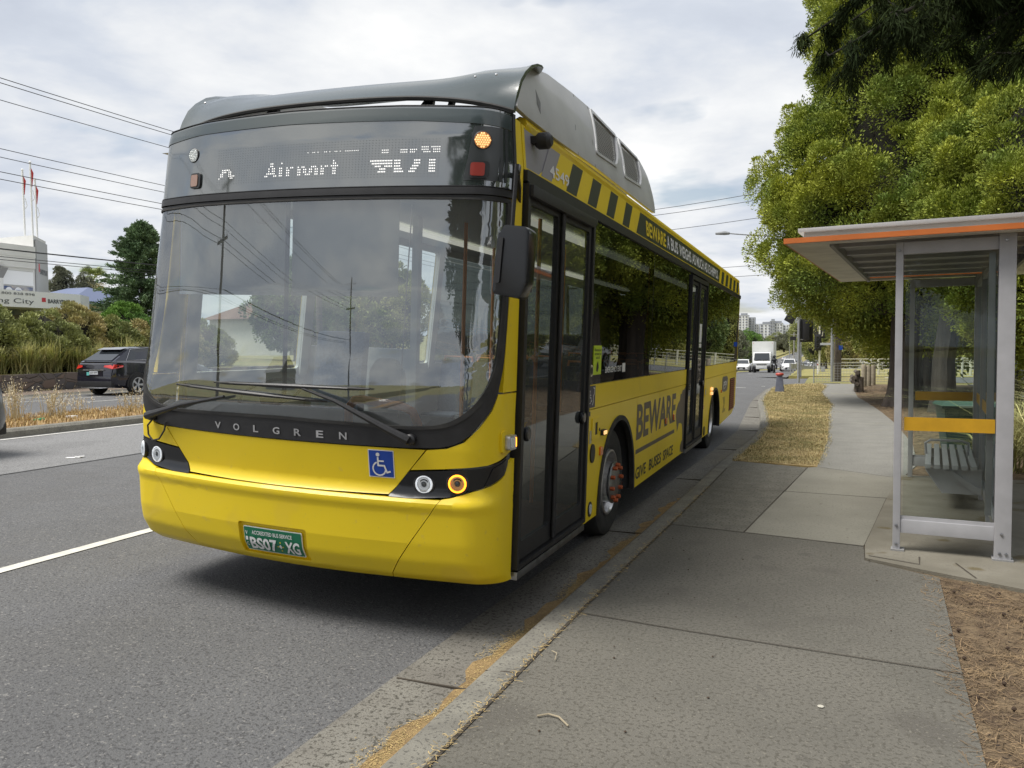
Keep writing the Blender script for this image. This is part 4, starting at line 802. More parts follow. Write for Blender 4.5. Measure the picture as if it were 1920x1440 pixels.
tag(mb.build('fallen_cones', mat('dark_cone', (.055, .035, .022), .9)), 'small dark cones scattered over the needle bed', 'cones', kind='stuff')
mb = MB()
for i in range(60):
    x, y = rng.uniform(-1.2, .5), rng.uniform(2.0, 6.5); r_ = rng.uniform(.003, .007); mb.lathe([(.001, -r_*.3), (r_, 0), (.001, r_*.7)], (x, y, .005), n=6)
tag(mb.build('path_specks', mat('dark_cone', (0, 0, 0))), 'tiny dark specks of debris on the asphalt path', 'debris', kind='stuff')
def twig(pts, r, lab, m=None): tag(MB().tube(pts, r, 5).build('fallen_twig', m or mat('bare_twig', (.34, .29, .20), .9)), lab, 'twig')
twig([(-1.12, 3.10, .008), (-1.08, 3.13, .010), (-1.03, 3.12, .010), (-.97, 3.06, .008)], .004, 'pale bent twig lying on the asphalt path near the kerb')
twig([(-1.29, 3.80, .012), (-1.25, 3.76, .02), (-1.24, 3.70, .008)], .0025, 'tiny forked dry twig beside the kerb joint')
twig([(1.05, 4.35, .008), (1.13, 4.30, .01), (1.2, 4.27, .01)], .006, 'short straight stick lying in the brown needle bed')
tag(MB().lathe([(.001, .001), (.014, .0015), (.012, .003), (.001, .0035)], (-.01, 3.62, .003), n=10).build('flattened_gum', mat('pale_gum', (.45, .43, .36), .8)), 'small pale flattened spot of chewing gum on the path', 'gum')
tag(MB().box((-10.1, 8.35, .035), (.20, .09, .012), rz=.5).box((-10.04, 8.40, .048), (.12, .07, .010), rz=.9).build('litter_scrap', WHITEV, bevel=.004), 'crumpled white scrap of litter lying on the asphalt lane', 'litter')
tag(MB().tube([(-15.0, 11.5, .17), (-14.95, 11.7, .19)], .035, 8).build('crushed_bottle', mat('green_plastic', (.03, .25, .10), .3)), 'small green crushed bottle lying in the median strip', 'bottle'); tag(MB().box((-14.9, 12.3, .19), (.2, .15, .05), rz=.4).build('litter_bag', WHITEV, bevel=.015), 'scrunched pale plastic bag among the median weeds', 'bag')
# median weeds
n = 15000; X = rng.uniform(-16.4, -14.05, n); Y = rng.uniform(8, 30, n)
tag(blades('dry_median_grass', X, Y, np.full(n, .155), .12, .012, mat('median_straw', (.42, .30, .13), .9, island=.45), rng, .7), 'short dry grass and weeds along the median strip', 'grass', kind='stuff')
V_, F_ = [], []; mbw = MB()
def weed(cx_, cy_, n_, h_, sp_, lab):
    rg = np.random.default_rng(int(abs(cx_*cy_)*37)); root = thing('dry_oat_weed', (cx_, cy_, .16), lab, 'weed', 'tall dry weeds in the median')
    m2 = MB(); P = []
    for i in range(n_):
        a = rg.uniform(0, 6.28); l_ = rg.uniform(.05, sp_); hh = h_*rg.uniform(.55, 1.1); p0 = (rg.normal(0, .12), rg.normal(0, .12), 0); p1 = (p0[0]+math.cos(a)*l_*.4, p0[1]+math.sin(a)*l_*.4, hh*.6); p2 = (p0[0]+math.cos(a)*l_, p0[1]+math.sin(a)*l_, hh)
        m2.tube([p0, p1, p2], [.006, .005, .003], 3, False)
        for q in range(14):
            t = rg.uniform(.5, 1.05); P.append([p0[j]*(1-t)+p2[j]*t+rg.normal(0, .035) for j in range(3)])
    m2.build('stem', mat('pale_straw', (.55, .46, .28), .9, island=.3), root, smooth=False); P = np.array(P); V, F = leafV(P, rg.normal(size=P.shape)+[0, 0, -.5], .035, .016, rg); nmesh('seed_heads', V, F, mat('pale_seed', (.70, .63, .47), .9, island=.3), root)
for a in ((-15.6, 11.55, 44, .80, .35, 'tallest and densest pale dry weed clump in the median, toward the left'), (-15.3, 12.2, 40, .65, .3, 'pale dry weed clump just right of the tallest one'), (-15.0, 14.0, 26, .55, .25, 'thin dry weed in the middle of the median strip'), (-15.5, 15.4, 24, .6, .3, 'sparse dry weed in front of the dark car'), (-15.2, 16.6, 30, .65, .3, 'dry weed in the median closest to the bus'), (-15.9, 13.3, 16, .5, .3, 'small wispy weed behind the median strip centre')): weed(*a)
# ------------------------------------------------------------ bus shelter (local x across, y along)
SG_ = mat('shelter_grey_paint', (.43, .43, .45), .5, var=.12, vscale=6, bump=.06, bscale=250); SGL = mat('shelter_pale_soffit', (.78, .76, .70), .5, var=.2, vscale=5)
SOR = mat('shelter_orange_trim', (.62, .17, .035), .45, var=.15, vscale=5); SYL = mat('shelter_yellow_band', (.60, .33, .012), .5, var=.12, vscale=9); DK = mat('shelter_dark_grey', (.28, .28, .28), .6)
sh = thing('bus_shelter', (.474, 6.586, .016), 'grey framed glass bus shelter with orange roof edge and slatted bench', 'bus shelter', rz=R(-6.4))
for (x0, x1, y0, y1, zt) in ((0, .05, 0, .06, 2.30), (.655, .76, -.01, .09, 2.33), (0, .05, 3.78, 3.84, 2.30), (.655, .76, 3.75, 3.85, 2.33)):
    MB().b2((x0, y0, 0), (x1, y1, zt)).build('post', SG_, sh, bevel=.004); 
for x in (0, .655): MB().b2((x-.012, -.02, 0), (x+.08 if x == 0 else x+.12, .08 if x == 0 else .10, .012)).build('base_plate', DK, sh)
for y in (.01, 3.79):
    MB().b2((.05, y, .135), (.655, y+.04, .235)).build('lower_rail', SG_, sh, bevel=.003); MB().b2((.05, y+.008, .235), (.655, y+.032, .262)).build('glass_channel', SG_, sh)
    MB().b2((.05, y-.002, 2.21), (.655, y+.045, 2.30)).build('upper_rail', SG_, sh, bevel=.003)
    MB().b2((.065, y+.018, .255), (.645, y+.026, 2.215)).build('end_glass', CG, sh); MB().b2((.068, y+.010, .905), (.650, y+.015, 1.005)).build('safety_band', SYL, sh)
for y in (1.28, 2.52): MB().b2((.665, y, 0), (.725, y+.06, 2.30)).build('back_post', SG_, sh, bevel=.003)
for (a, b) in ((.09, 1.28), (1.34, 2.52), (2.58, 3.75)):
    MB().b2((.670, a, .135), (.715, b, .20)).build('back_rail', SG_, sh); MB().b2((.670, a, 2.18), (.715, b, 2.24)).build('back_rail', SG_, sh)
    MB().b2((.689, a+.01, .195), (.697, b-.01, 2.185)).build('back_glass', CG, sh); MB().b2((.683, a+.01, .905), (.687, b-.01, 1.005)).build('safety_band', SYL, sh) if a > 1 else None
MB().b2((.60, .095, .3), (.64, .15, 2.2)).build('back_post', SG_, sh)
rf_ = MB().b2((-.76, -.16, 2.325), (1.30, -.145, 2.365)).b2((-.775, -.16, 2.325), (-.76, 3.98, 2.365)).b2((1.30, -.16, 2.325), (1.315, 3.98, 2.365)).b2((-.76, 3.965, 2.325), (1.30, 3.98, 2.365)).build('roof_trim', SOR, sh)
MB().b2((-.758, -.143, 2.322), (-.46, 3.963, 2.338)).build('soffit', SGL, sh); MB().b2((.98, -.143, 2.322), (1.298, 3.963, 2.338)).build('soffit', SGL, sh)
MB().b2((-.46, -.143, 2.318), (.98, -.02, 2.345)).build('soffit', SGL, sh); MB().b2((-.46, 3.86, 2.318), (.98, 3.963, 2.345)).build('soffit', SGL, sh)
MB().b2((-.615, -.145, 2.352), (-.60, 3.965, 2.321)).build('soffit_joint', DK, sh) if 0 else None
for k in range(6): MB().b2((-.46, .35+k*.62, 2.33), (.98, .41+k*.62, 2.40)).build('roof_beam', SG_, sh)
MB().b2((-.46, -.02, 2.30), (-.43, 3.86, 2.40)).b2((.95, -.02, 2.30), (.98, 3.86, 2.40)).build('roof_beam', DK, sh)
MB().b2((-.64, -.06, 2.366), (.90, 3.90, 2.412)).build('upper_roof', mat('underside_grey', (.42, .42, .41), .7), sh); MB().b2((-.68, -.10, 2.412), (.95, 3.94, 2.442)).build('roof_cap', mat('roof_metal', (.50, .50, .50), .45, .3), sh, bevel=.004)
bn = bpy.data.objects.new('bench', None); C.objects.link(bn); bn.parent = sh
for k in range(6): MB().b2((.195+k*.075, 1.80, .385), (.245+k*.075, 3.62, .425)).build('slat', mat('bench_slat_grey', (.40, .41, .42), .5), bn, bevel=.004)
for y in (1.88, 2.72, 3.5): MB().prism([(.34, .15), (.66, .15), (.66, .385), (.20, .385), (.20, .36)], 'Y', y, y+.02).build('bracket', SG_, bn)
MB().prism([(.36, .37), (.42, .37), (.66, .20), (.66, .15), (.60, .17)], 'Y', 1.862, 1.88).build('bracket', SG_, bn)
MB().tube([(.20, 2.62, .41), (.19, 2.6, .54), (.24, 2.58, .575), (.52, 2.58, .575), (.575, 2.6, .55), (.57, 2.62, .41)], .013, 8).build('arm_rest', SG_, bn)
for (x, y, z) in ((.025, -.004, 2.24), (.025, -.004, .19), (.70, -.014, 2.27), (.70, -.014, .19), (.025, -.004, .05), (.69, -.014, .05), (.73, -.014, .05)): MB().lathe([(.011, 0), (.010, -.005), (.001, -.007)], (x, y, z), 'Y', 8).build('bolt', ALU, sh)
# wheelie bin
b = thing('wheelie_bin', (1.72, 12.35, -.01), 'dark green wheelie bin standing behind the far end of the bus shelter', 'bin', rz=R(4))
GB = mat('bin_green', (.015, .042, .036), .45, var=.2, vscale=12); 
v = [(-.20, -.24, .04), (.20, -.24, .04), (.20, .2, .04), (-.20, .2, .04), (-.27, -.30, .74), (.27, -.30, .74), (.27, .30, .74), (-.27, .30, .74)]
MB().add(v, [(0, 1, 2, 3), (4, 5, 6, 7), (0, 1, 5, 4), (1, 2, 6, 5), (2, 3, 7, 6), (3, 0, 4, 7)]).build('bin_body', GB, b, bevel=.015); MB().b2((-.30, -.33, .72), (.30, .32, .755)).build('rim', GB, b, bevel=.01)
MB().add([(-.30, -.35, .757), (.30, -.35, .757), (.30, .33, .757), (-.30, .33, .757), (-.24, -.27, .82), (.24, -.27, .82), (.24, .25, .83), (-.24, .25, .83)], [(0, 1, 2, 3), (4, 5, 6, 7), (0, 1, 5, 4), (1, 2, 6, 5), (2, 3, 7, 6), (3, 0, 4, 7)]).build('lid', mat('bin_lid_green', (.03, .075, .055), .4), b, bevel=.012)
MB().b2((-.10, -.385, .735), (.10, -.335, .765)).build('handle', mat('bin_handle_grey', (.14, .17, .15), .5), b, bevel=.006)
for x in (-.24, .24): MB().lathe([(.001, -.02), (.09, -.02), (.09, .02), (.001, .02)], (x, .28, .09), 'X', 16).build('wheel', RUB, b)
# ------------------------------------------------------------ vegetation
BARK = mat('fibrous_bark', (.115, .095, .082), .95, col2=(.055, .045, .04), vscale=3, bump=1, bscale=14)
DKBR = mat('twigs_and_shade_core', (.022, .020, .012), 1.0, col2=(.012, .012, .008), vscale=5)  # near-black twig tone, also the painted shade inside tree crowns
def lf(nm, a, b, vs_=1.0, isl=.35): return mat(nm, a, .75, col2=b, vscale=vs_, island=isl, detail=3)
CYP = lf('cypress_leaf', (.37, .40, .040), (.15, .215, .032), .8, .22); CYPD = mat('shaded_conifer_leaf', (.030, .042, .014), .9, col2=(.016, .025, .009), vscale=1.5, island=.35, detail=3, ior=1.15)  # second tone is near black: backlit shade put into the leaf colour
OLV = lf('olive_leaf', (.34, .36, .13), (.18, .21, .08), .6); OLVB = lf('bronze_leaf', (.46, .38, .17), (.27, .28, .10), .8); MIDG = lf('mid_green_leaf', (.19, .25, .07), (.10, .15, .05), .5); BRTG = lf('bright_green_leaf', (.17, .30, .05), (.09, .18, .04), .5)
BLG = lf('blue_green_conifer_leaf', (.19, .27, .13), (.10, .165, .08), .5); YLG = lf('yellow_green_leaf', (.38, .37, .10), (.20, .23, .07), .4); GUM = lf('grey_gum_leaf', (.22, .23, .15), (.14, .15, .10), .15)
def barkmat():
    m = MATS['fibrous_bark']; t = m.node_tree
    mp = t.nodes.new('ShaderNodeMapping'); mp.inputs['Scale'].default_value = (1, 1, .12)
    for nd in t.nodes:
        if nd.type == 'TEX_NOISE':
            l_ = nd.inputs[0].links[0]; src = l_.from_socket; t.links.remove(l_); t.links.new(src, mp.inputs[0]); t.links.new(mp.outputs[0], nd.inputs[0]); nd.inputs['Scale'].default_value *= 2.2
barkmat()
def clumps(cen, rad, out_, K, ln, wd, rg, up_=.5, spread=.95):
    n = len(cen); idx = np.repeat(np.arange(n), K); d = unit(rg.normal(size=(n*K, 3))*.8+out_[idx]*spread+np.array([0, 0, up_])); r_ = rad[idx][:, None]*rg.uniform(.35, 1.05, (n*K, 1))**.5
    P = cen[idx]+d*r_; Dd = unit(d+rg.normal(size=d.shape)*.45+np.array([0, 0, .35])); s_ = rg.uniform(.6, 1.3, n*K)
    return leafV(P, Dd, ln*s_, wd*s_, rg)
def trunk_mb(pts, rs, n=14, flute=.0, rg=None):
    mb = MB(); mb.tube(pts, rs, n)
    if flute:
        for i, v in enumerate(mb.v):
            k = i // n; c = Vector(pts[min(k, len(pts)-1)]); d = Vector(v)-c; a = (i % n)*2*math.pi/n; mb.v[i] = tuple(c+d*(1+flute*math.sin(a*5+k*.4)+flute*.6*math.sin(a*9+k)))
    return mb
def crown_tree(name, x, y, prof, cx_, cy_, lab, group, leaf, trunk_pts, trunk_r, dens=1.0, K=420, cr_=.62, ln=.12, wd=.045, seed=1, core=True, cat='tree', up_=.5, z0=0, limb=True, corek=.80, tip=None):
    """prof: (height, radius) of the crown; clumps of leaf sprays over its surface"""
    rg = np.random.default_rng(seed); t = thing(name, (x, y, z0), lab, cat, group); hs = np.array([p[0] for p in prof]); rs = np.array([p[1] for p in prof])
    ar = []; zz_ = np.linspace(hs[0], hs[-1], 60); rr = np.interp(zz_, hs, rs); area = np.sum(2*np.pi*rr*(zz_[1]-zz_[0])); nC = int(dens*area/(cr_**2*1.1))
    w_ = rr+.15; zc = rg.choice(zz_, nC, p=w_/w_.sum())+rg.normal(0, .1, nC); th = rg.uniform(0, 2*np.pi, nC); rc = np.interp(zc, hs, rs)*(.90+.13*np.sin(th*5+zc*1.7)*np.cos(zc*2.1+th*2))
    slope = np.interp(zc, (zz_[1:]+zz_[:-1])/2, -np.diff(rr)/np.diff(zz_)); on = unit(np.stack([np.cos(th), np.sin(th), np.clip(slope, -1, 2.0)], 1))
    rc = rc*(1+rg.normal(0, .035, nC)); cen = np.stack([cx_-x+(rc-cr_*.45)*np.cos(th), cy_-y+(rc-cr_*.45)*np.sin(th), zc], 1); rad = cr_*rg.uniform(.45, 1.2, nC)
    V, F = clumps(cen, rad, on, K, ln, wd, rg, up_)
    if K > 400:                                # small sprigs that break up the clumps, and loose inner sprays
        i2 = rg.integers(0, nC, nC*3); d2 = unit(rg.normal(size=(nC*3, 3))*.8+on[i2]*.8+np.array([0, 0, .5])); c2 = cen[i2]+d2*rad[i2][:, None]*.95
        V2, F2 = clumps(c2, rg.uniform(.10, .22, len(c2)), d2, 150, ln*1.05, wd, rg, .7); c3 = cen.copy(); c3[:, :2] = (c3[:, :2]-[cx_-x, cy_-y])*.80+[cx_-x, cy_-y]
        V3, F3 = clumps(c3, rad*1.5, on, 380, ln*1.3, wd*1.4, rg, 0); V = np.concatenate([V, V2, V3]); F = np.arange(len(V)).reshape(-1, 4)
    nmesh('crown', V, F, leaf, t)
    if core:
        mb = MB(); n_ = 20; m_ = 16; vv = []  # closed dark body that blocks sky and stands in for the crown's inner shade
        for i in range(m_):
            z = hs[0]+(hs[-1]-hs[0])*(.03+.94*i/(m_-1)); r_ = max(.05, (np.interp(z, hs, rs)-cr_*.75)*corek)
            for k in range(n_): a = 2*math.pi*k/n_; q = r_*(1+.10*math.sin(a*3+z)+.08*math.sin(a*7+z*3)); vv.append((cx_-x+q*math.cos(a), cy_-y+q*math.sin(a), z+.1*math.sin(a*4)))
        mb.add(vv, [(i*n_+k, i*n_+(k+1) % n_, (i+1)*n_+(k+1) % n_, (i+1)*n_+k) for i in range(m_-1) for k in range(n_)]+[tuple(range(n_)), tuple((m_-1)*n_+k for k in range(n_))]); mb.build('crown_shade_core', DKBR, t)
    tr = trunk_mb(trunk_pts, trunk_r, 20, .10)
    if limb:
        tp = Vector(trunk_pts[-2])
        for k in range(9):
            a = k*2.4; z = hs[0]+.2+k*.12; r_ = np.interp(z+1, hs, rs)*.75; tr.tube([tuple(tp*(1-.0)+Vector((0, 0, 0))) if 0 else (trunk_pts[-2][0], trunk_pts[-2][1], z-.3), ((cx_-x+trunk_pts[-2][0])/2+r_*.45*math.cos(a), (cy_-y+trunk_pts[-2][1])/2+r_*.45*math.sin(a), z+.15), (cx_-x+r_*math.cos(a), cy_-y+r_*math.sin(a), z+.8)], [.07, .045, .02], 6)
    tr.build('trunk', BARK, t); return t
PA = [(2.0, .9), (2.5, 2.6), (3.1, 3.4), (3.9, 3.9), (4.9, 4.15), (6.0, 3.95), (6.9, 3.4), (7.8, 3.05), (8.5, 2.8), (9.6, 2.95), (11, 2.8), (12.5, 2.5), (14, 1.7), (15.2, .4)]
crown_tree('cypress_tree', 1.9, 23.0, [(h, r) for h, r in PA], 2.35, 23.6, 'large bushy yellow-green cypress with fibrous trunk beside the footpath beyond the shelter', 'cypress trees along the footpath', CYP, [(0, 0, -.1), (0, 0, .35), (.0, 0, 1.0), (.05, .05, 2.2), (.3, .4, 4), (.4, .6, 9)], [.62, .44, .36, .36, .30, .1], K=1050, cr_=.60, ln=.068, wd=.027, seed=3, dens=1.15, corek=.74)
PB = [(1.4, .8), (2.0, 2.2), (3.2, 3.1), (4.6, 3.2), (5.8, 2.8), (6.8, 2.0), (7.6, 1.1), (8.0, .3)]
crown_tree('cypress_tree', 3.0, 20.2, PB, 5.0, 20.2, 'shorter yellow-green cypress right of the largest one, behind the shelter', 'cypress trees along the footpath', CYP, [(-.45, .9, -.1), (-.45, .9, .4), (-.45, .9, 1.2), (-.3, .9, 2.4), (1.4, .3, 4.4), (1.9, 0, 7)], [.36, .27, .23, .22, .16, .06], K=900, cr_=.56, ln=.066, wd=.026, seed=5, dens=1.15, corek=.74)
PC = [(1.4, 1), (2.2, 3.2), (4, 3.9), (6, 3.6), (8, 2.9), (10, 2.0), (11.5, .6)]
for i, (x, y, cx_, cy_, lab) in enumerate(((3.2, 30.5, 4.4, 31, 'cypress partly hidden behind the largest one, nearest the intersection'),)):
    crown_tree('cypress_tree', x, y, PC, cx_, cy_, lab, 'cypress trees along the footpath', CYP, [(0, 0, -.1), (0, 0, .4), (0, 0, 2.2), (.6, .3, 4)], [.4, .3, .27, .1], K=160, cr_=.7, ln=.2, wd=.08, seed=11+i)
# the trees behind the photographer, seen only as reflections in the bus
for i, (x, y, s_, lab) in enumerate(((1.5, -7.8, 1.25, 'dark cypress behind the viewer, nearest to the bus front'), (1.5, -16.5, 1.25, 'dark cypress behind the viewer, second from the bus'), (1.6, -26, 1.2, 'dark cypress behind the viewer, farthest along the path')  )):
    crown_tree('cypress_tree', x, y, [(h, r*s_*.95) for h, r in PC], x+.5, y, lab, 'cypress trees along the footpath', CYPD if i < 3 else CYP, [(-.1, 0, -1.5), (-.1, 0, -.6), (-.1, 0, 2.2), (0, 0, 4)], [.4, .3, .27, .1], K=170, cr_=.7, ln=.2, wd=.08, seed=21+i, z0=1.3)
# conifer whose drooping boughs hang over the view
ov = thing('overhanging_conifer', (4.6, 4.4, 0), 'dark drooping conifer boughs hanging into the top right corner', 'tree'); rg = np.random.default_rng(5); bmb = MB(); PP, DD = [], []
trunk_mb([(0, 0, -.1), (0, 0, .5), (0, .1, 3), (0, .2, 9)], [.5, .38, .30, .12], 18, .1).build('trunk', BARK, ov)
def bough(a, b, n_sub, sl, dn):
    a, b = np.array(a, float), np.array(b, float); m_ = (a+b)/2+np.array([0, 0, .45]); pts = [a*(1-t)**2+2*t*(1-t)*m_+b*t*t for t in np.linspace(0, 1, 9)]
    bmb.tube([tuple(p) for p in pts], list(np.linspace(.055, .008, 9)), 6)
    for k in range(n_sub):
        t = .12+.88*k/(n_sub-1); p = a*(1-t)**2+2*t*(1-t)*m_+b*t*t; th = rg.uniform(0, 6.28); L_ = sl*rg.uniform(.5, 1.15)*(1.1-.45*t); e = p+np.array([math.cos(th)*L_*.8, math.sin(th)*L_*.8, -L_*rg.uniform(.15, .75)]); q = p*.5+e*.5+np.array([0, 0, .08])
        bmb.tube([tuple(p), tuple(q), tuple(e)], [.010, .006, .002], 4, False)
        ts = rg.uniform(.1, 1, dn)[:, None]; pp = p*(1-ts)**2+2*ts*(1-ts)*q+e*ts**2+rg.normal(0, .03, (dn, 3)); PP.append(pp); DD.append(rg.normal(0, .5, (dn, 3))+(e-p)/L_*.8+np.array([0, 0, -.75]))
O = np.array([4.6, 4.4, 0])
for (bx_, by_, bz_, az_, n_, s_) in ((.15, 7.0, 4.30, 4.4, 30, .55), (.55, 7.3, 4.45, 4.3, 30, .6), (1.0, 7.0, 4.25, 4.2, 30, .6), (1.35, 6.4, 3.95, 4.0, 26, .5), (.35, 8.2, 5.0, 5.0, 28, .6), (.9, 8.6, 4.95, 5.0, 28, .65), (1.5, 8.4, 4.75, 4.8, 28, .6), (2.1, 7.6, 4.25, 4.4, 26, .55), (2.0, 9.0, 4.8, 4.9, 26, .6), (1.7, 7.0, 4.2, 4.5, 26, .55), (-.45, 7.2, 4.85, 5.2, 24, .45), (-.05, 7.4, 4.6, 5.0, 28, .5), (.3, 7.5, 4.35, 4.6, 30, .55), (1.7, 7.9, 4.4, 4.6, 30, .6), (.75, 8.0, 4.75, 4.9, 30, .6), (1.2, 7.2, 4.15, 4.5, 30, .55), (2.0, 8.3, 4.5, 4.8, 30, .6), (1.0, 6.6, 4.45, 5.0, 30, .55), (0.3, 6.2, 4.55, 4.8, 26, .5), (.8, 5.6, 4.2, 4.5, 26, .5), (1.3, 7.9, 4.75, 5.3, 28, .6), (.6, 9.2, 5.7, 5.8, 28, .7), (1.5, 9.4, 5.6, 5.7, 28, .7), (1.9, 8.2, 5.1, 5.5, 26, .6), (2.6, 8.3, 4.35, 4.8, 24, .5), (1.05, 7.5, 5.0, 5.5, 28, .6), (.5, 7.7, 5.3, 5.8, 26, .6), (3.0, -1, 4.2, 4.4, 20, .7), (1.5, 1.0, 4.6, 4.5, 20, .7), (2.2, 3.2, 4.4, 4.8, 20, .7)):
    bough(np.array([0, 0, az_]), np.array([bx_-.15, by_, bz_-(.42 if bx_ > -.1 else .1)])-O, n_, s_, 300)
bmb.build('branch', DKBR, ov); P = np.concatenate(PP); Dd = np.concatenate(DD); V, F = leafV(P, Dd, .085*rg.uniform(.5, 1.3, len(P)), .010, rg); nmesh('foliage', V, F, CYPD, ov)
# left side: bushes, tussocks, conifer, palm, hedge
def bush(name, x, y, z, r, h, leaf, lab, group, K=300, cr_=.38, ln=.12, wd=.05, seed=1, dens=1.0):
    prof = [(.05, r*.85), (h*.35, r), (h*.65, r*.85), (h*.88, r*.5), (h, r*.12)]
    return crown_tree(name, x, y, prof, x, y, lab, group, leaf, [(0, 0, -.1), (0, 0, .2), (0, 0, h*.5)], [.08, .06, .03], K=K, cr_=cr_, ln=ln, wd=wd, seed=seed, dens=dens, z0=z, limb=False, cat='bush', up_=.7)
gB = 'bushes above the stone wall'
for i, (x, y, r, h, m_, lab) in enumerate(((-29.3, 17.2, 1.9, 2.44, OLV, 'bush above the stone wall just outside the left edge'), (-29.6, 20.2, 2.0, 2.65, OLV, 'tall dark olive bush at the left edge above the stone wall'), (-28.8, 22.6, 1.5, 2.14, OLV, 'rounded olive bush second from the left above the wall'), (-29.4, 24.4, 1.6, 2.44, OLVB, 'bronze tipped bush in front of the white sign board'), (-28.9, 26.0, 1.3, 1.85, OLV, 'lower green bush between the two bronze tipped ones'), (-29.2, 27.6, 1.5, 1.72, OLVB, 'bronze tipped bush above the roof of the dark car'), (-28.6, 29.2, 1.4, 1.60, OLVB, 'brownish bush close to the bus windscreen edge'), (-29.0, 31.5, 1.5, 1.85, OLV, 'olive bush half hidden by the bus'))):
    bush('roadside_bush', x, y, .85, r, h, m_, lab, gB, K=330, seed=40+i)
bush('clipped_hedge', -36.2, 33.4, 1.0, 2.1, 2.95, BRTG, 'bright green rounded hedge below the tall conifer', None, K=260, seed=60)
bush('clipped_hedge', -34.3, 35.0, 1.0, 1.6, 2.2, MIDG, 'darker green hedge at the foot of the tall conifer', None, K=260, seed=61)
TUS = mat('tussock_green', (.36, .40, .14), .85, col2=(.56, .50, .24), vscale=2.5, island=.4); TUSY = mat('tussock_straw', (.46, .42, .18), .85, col2=(.26, .28, .10), vscale=3, island=.4)
def tussock(x, y, z, h, r, n_, lab, group, m_=None, wd=.02, seed=1):
    rg = np.random.default_rng(seed); t = thing('grass_tussock', (x, y, z), lab, 'grass clump', group); a = rg.uniform(0, 6.28, n_); q = np.abs(rg.normal(0, r*.22, n_)); o = blades('blades', q*np.cos(a), q*np.sin(a), np.zeros(n_), h*1.25, wd, m_ or TUS, rg, 1.05, t)
    MB().lathe([(r*.25, 0), (r*.16, .08), (.001, .12)], (0, 0, 0), n=8).build('root_crown', DKBR, t)
for i, y in enumerate((15.8, 17.4, 18.6, 19.7, 20.8, 21.9, 23.0, 24.1, 25.3, 26.4)):
    tussock(-27.3-.25*(i % 2), y, .80, .85+.12*(i % 3), .9, 520, ('strap-leaf grass clump on the stone wall, number %d of the row' % (i+1)) if 0 else 'green grass clump on the wall top '+('off the left edge', 'just off the left edge', 'at the very left edge', 'second in from the left edge', 'third in from the left edge', 'at the middle of the visible wall', 'under the first bronze bush', 'just left of the dark car', 'half hidden by the dark car tail', 'hidden behind the dark car')[i], 'grass clumps on the stone wall', wd=.03, seed=80+i)
tg = 'grass tussocks behind the shelter'
for i, (x, y, h, r, n_, m_, lab) in enumerate(((2.72, 10.7, 1.05, .8, 900, TUS, 'tall green tussock at the right picture edge beside the shelter'), (3.35, 12.2, 1.1, .9, 600, TUS, 'tussock behind the tallest one at the right edge'), (2.05, 11.4, .55, .5, 300, TUSY, 'small straw tussock seen through the shelter by the bin'), (2.6, 13.2, .7, .6, 400, TUSY, 'straw coloured tussock just behind the green bin'), (4.9, 21.5, .95, .9, 500, TUSY, 'pale tussock by the service road under the cypress'), (4.6, 25.5, .9, .9, 500, TUSY, 'pale tussock in front of the parked white car'), (5.0, 18.5, .9, .9, 400, TUSY, 'pale tussock at the right edge far behind the shelter'))):
    tussock(x, y, -.01, h, r, n_, lab, tg, m_, .012 if y < 14 else .02, 120+i)
# tall conifer by tiers of drooping branches
def conifer(x, y, z, h, r, lab, seed):
    rg = np.random.default_rng(seed); t = thing('tall_conifer', (x, y, z), lab, 'tree'); P, Dd = [], []; bm_ = MB()
    trunk_mb([(0, 0, -.2), (0, 0, h*.5), (0, 0, h)], [.3, .18, .03]).build('trunk', BARK, t)
    for k in range(330):
        f_ = rg.uniform(0, 1)**.8; zz_ = .5+f_*(h-.6); rr = r*(1-f_)**.62*rg.uniform(.62, 1.22)+.12; a = rg.uniform(0, 6.28); e = np.array([math.cos(a)*rr, math.sin(a)*rr, zz_+rr*.22*(1 if f_ > .6 else -.1)]); p0 = np.array([0, 0, zz_-.1])
        bm_.tube([tuple(p0), tuple((p0+e)/2+np.array([0, 0, -.05])), tuple(e)], [.03, .02, .006], 4, False); ts = rg.uniform(.25, 1.03, 230)[:, None]
        P.append(p0*(1-ts)+e*ts+rg.normal(0, .15, (230, 3))*(1.2-ts*.95)+np.array([0, 0, -.10])*ts); Dd.append((e-p0)/rr*.8+rg.normal(0, .45, (230, 3))+np.array([0, 0, .25]))
    bm_.build('branch', DKBR, t); V, F = leafV(np.concatenate(P), np.concatenate(Dd), .20, .07, rg); nmesh('crown', V, F, BLG, t)
conifer(-40.2, 38.6, 1.0, 8.7, 3.3, 'tall dark green conifer left of the bus behind the hedge', 9)
pt = thing('fan_palm', (-60, 52, 1.5), 'fan palm with yellowing lower fronds between building and conifer', 'palm'); trunk_mb([(0, 0, -.3), (0, 0, 3), (.1, 0, 6.3)], [.35, .28, .25], 12, .05).build('trunk', BARK, pt)
rg = np.random.default_rng(3)
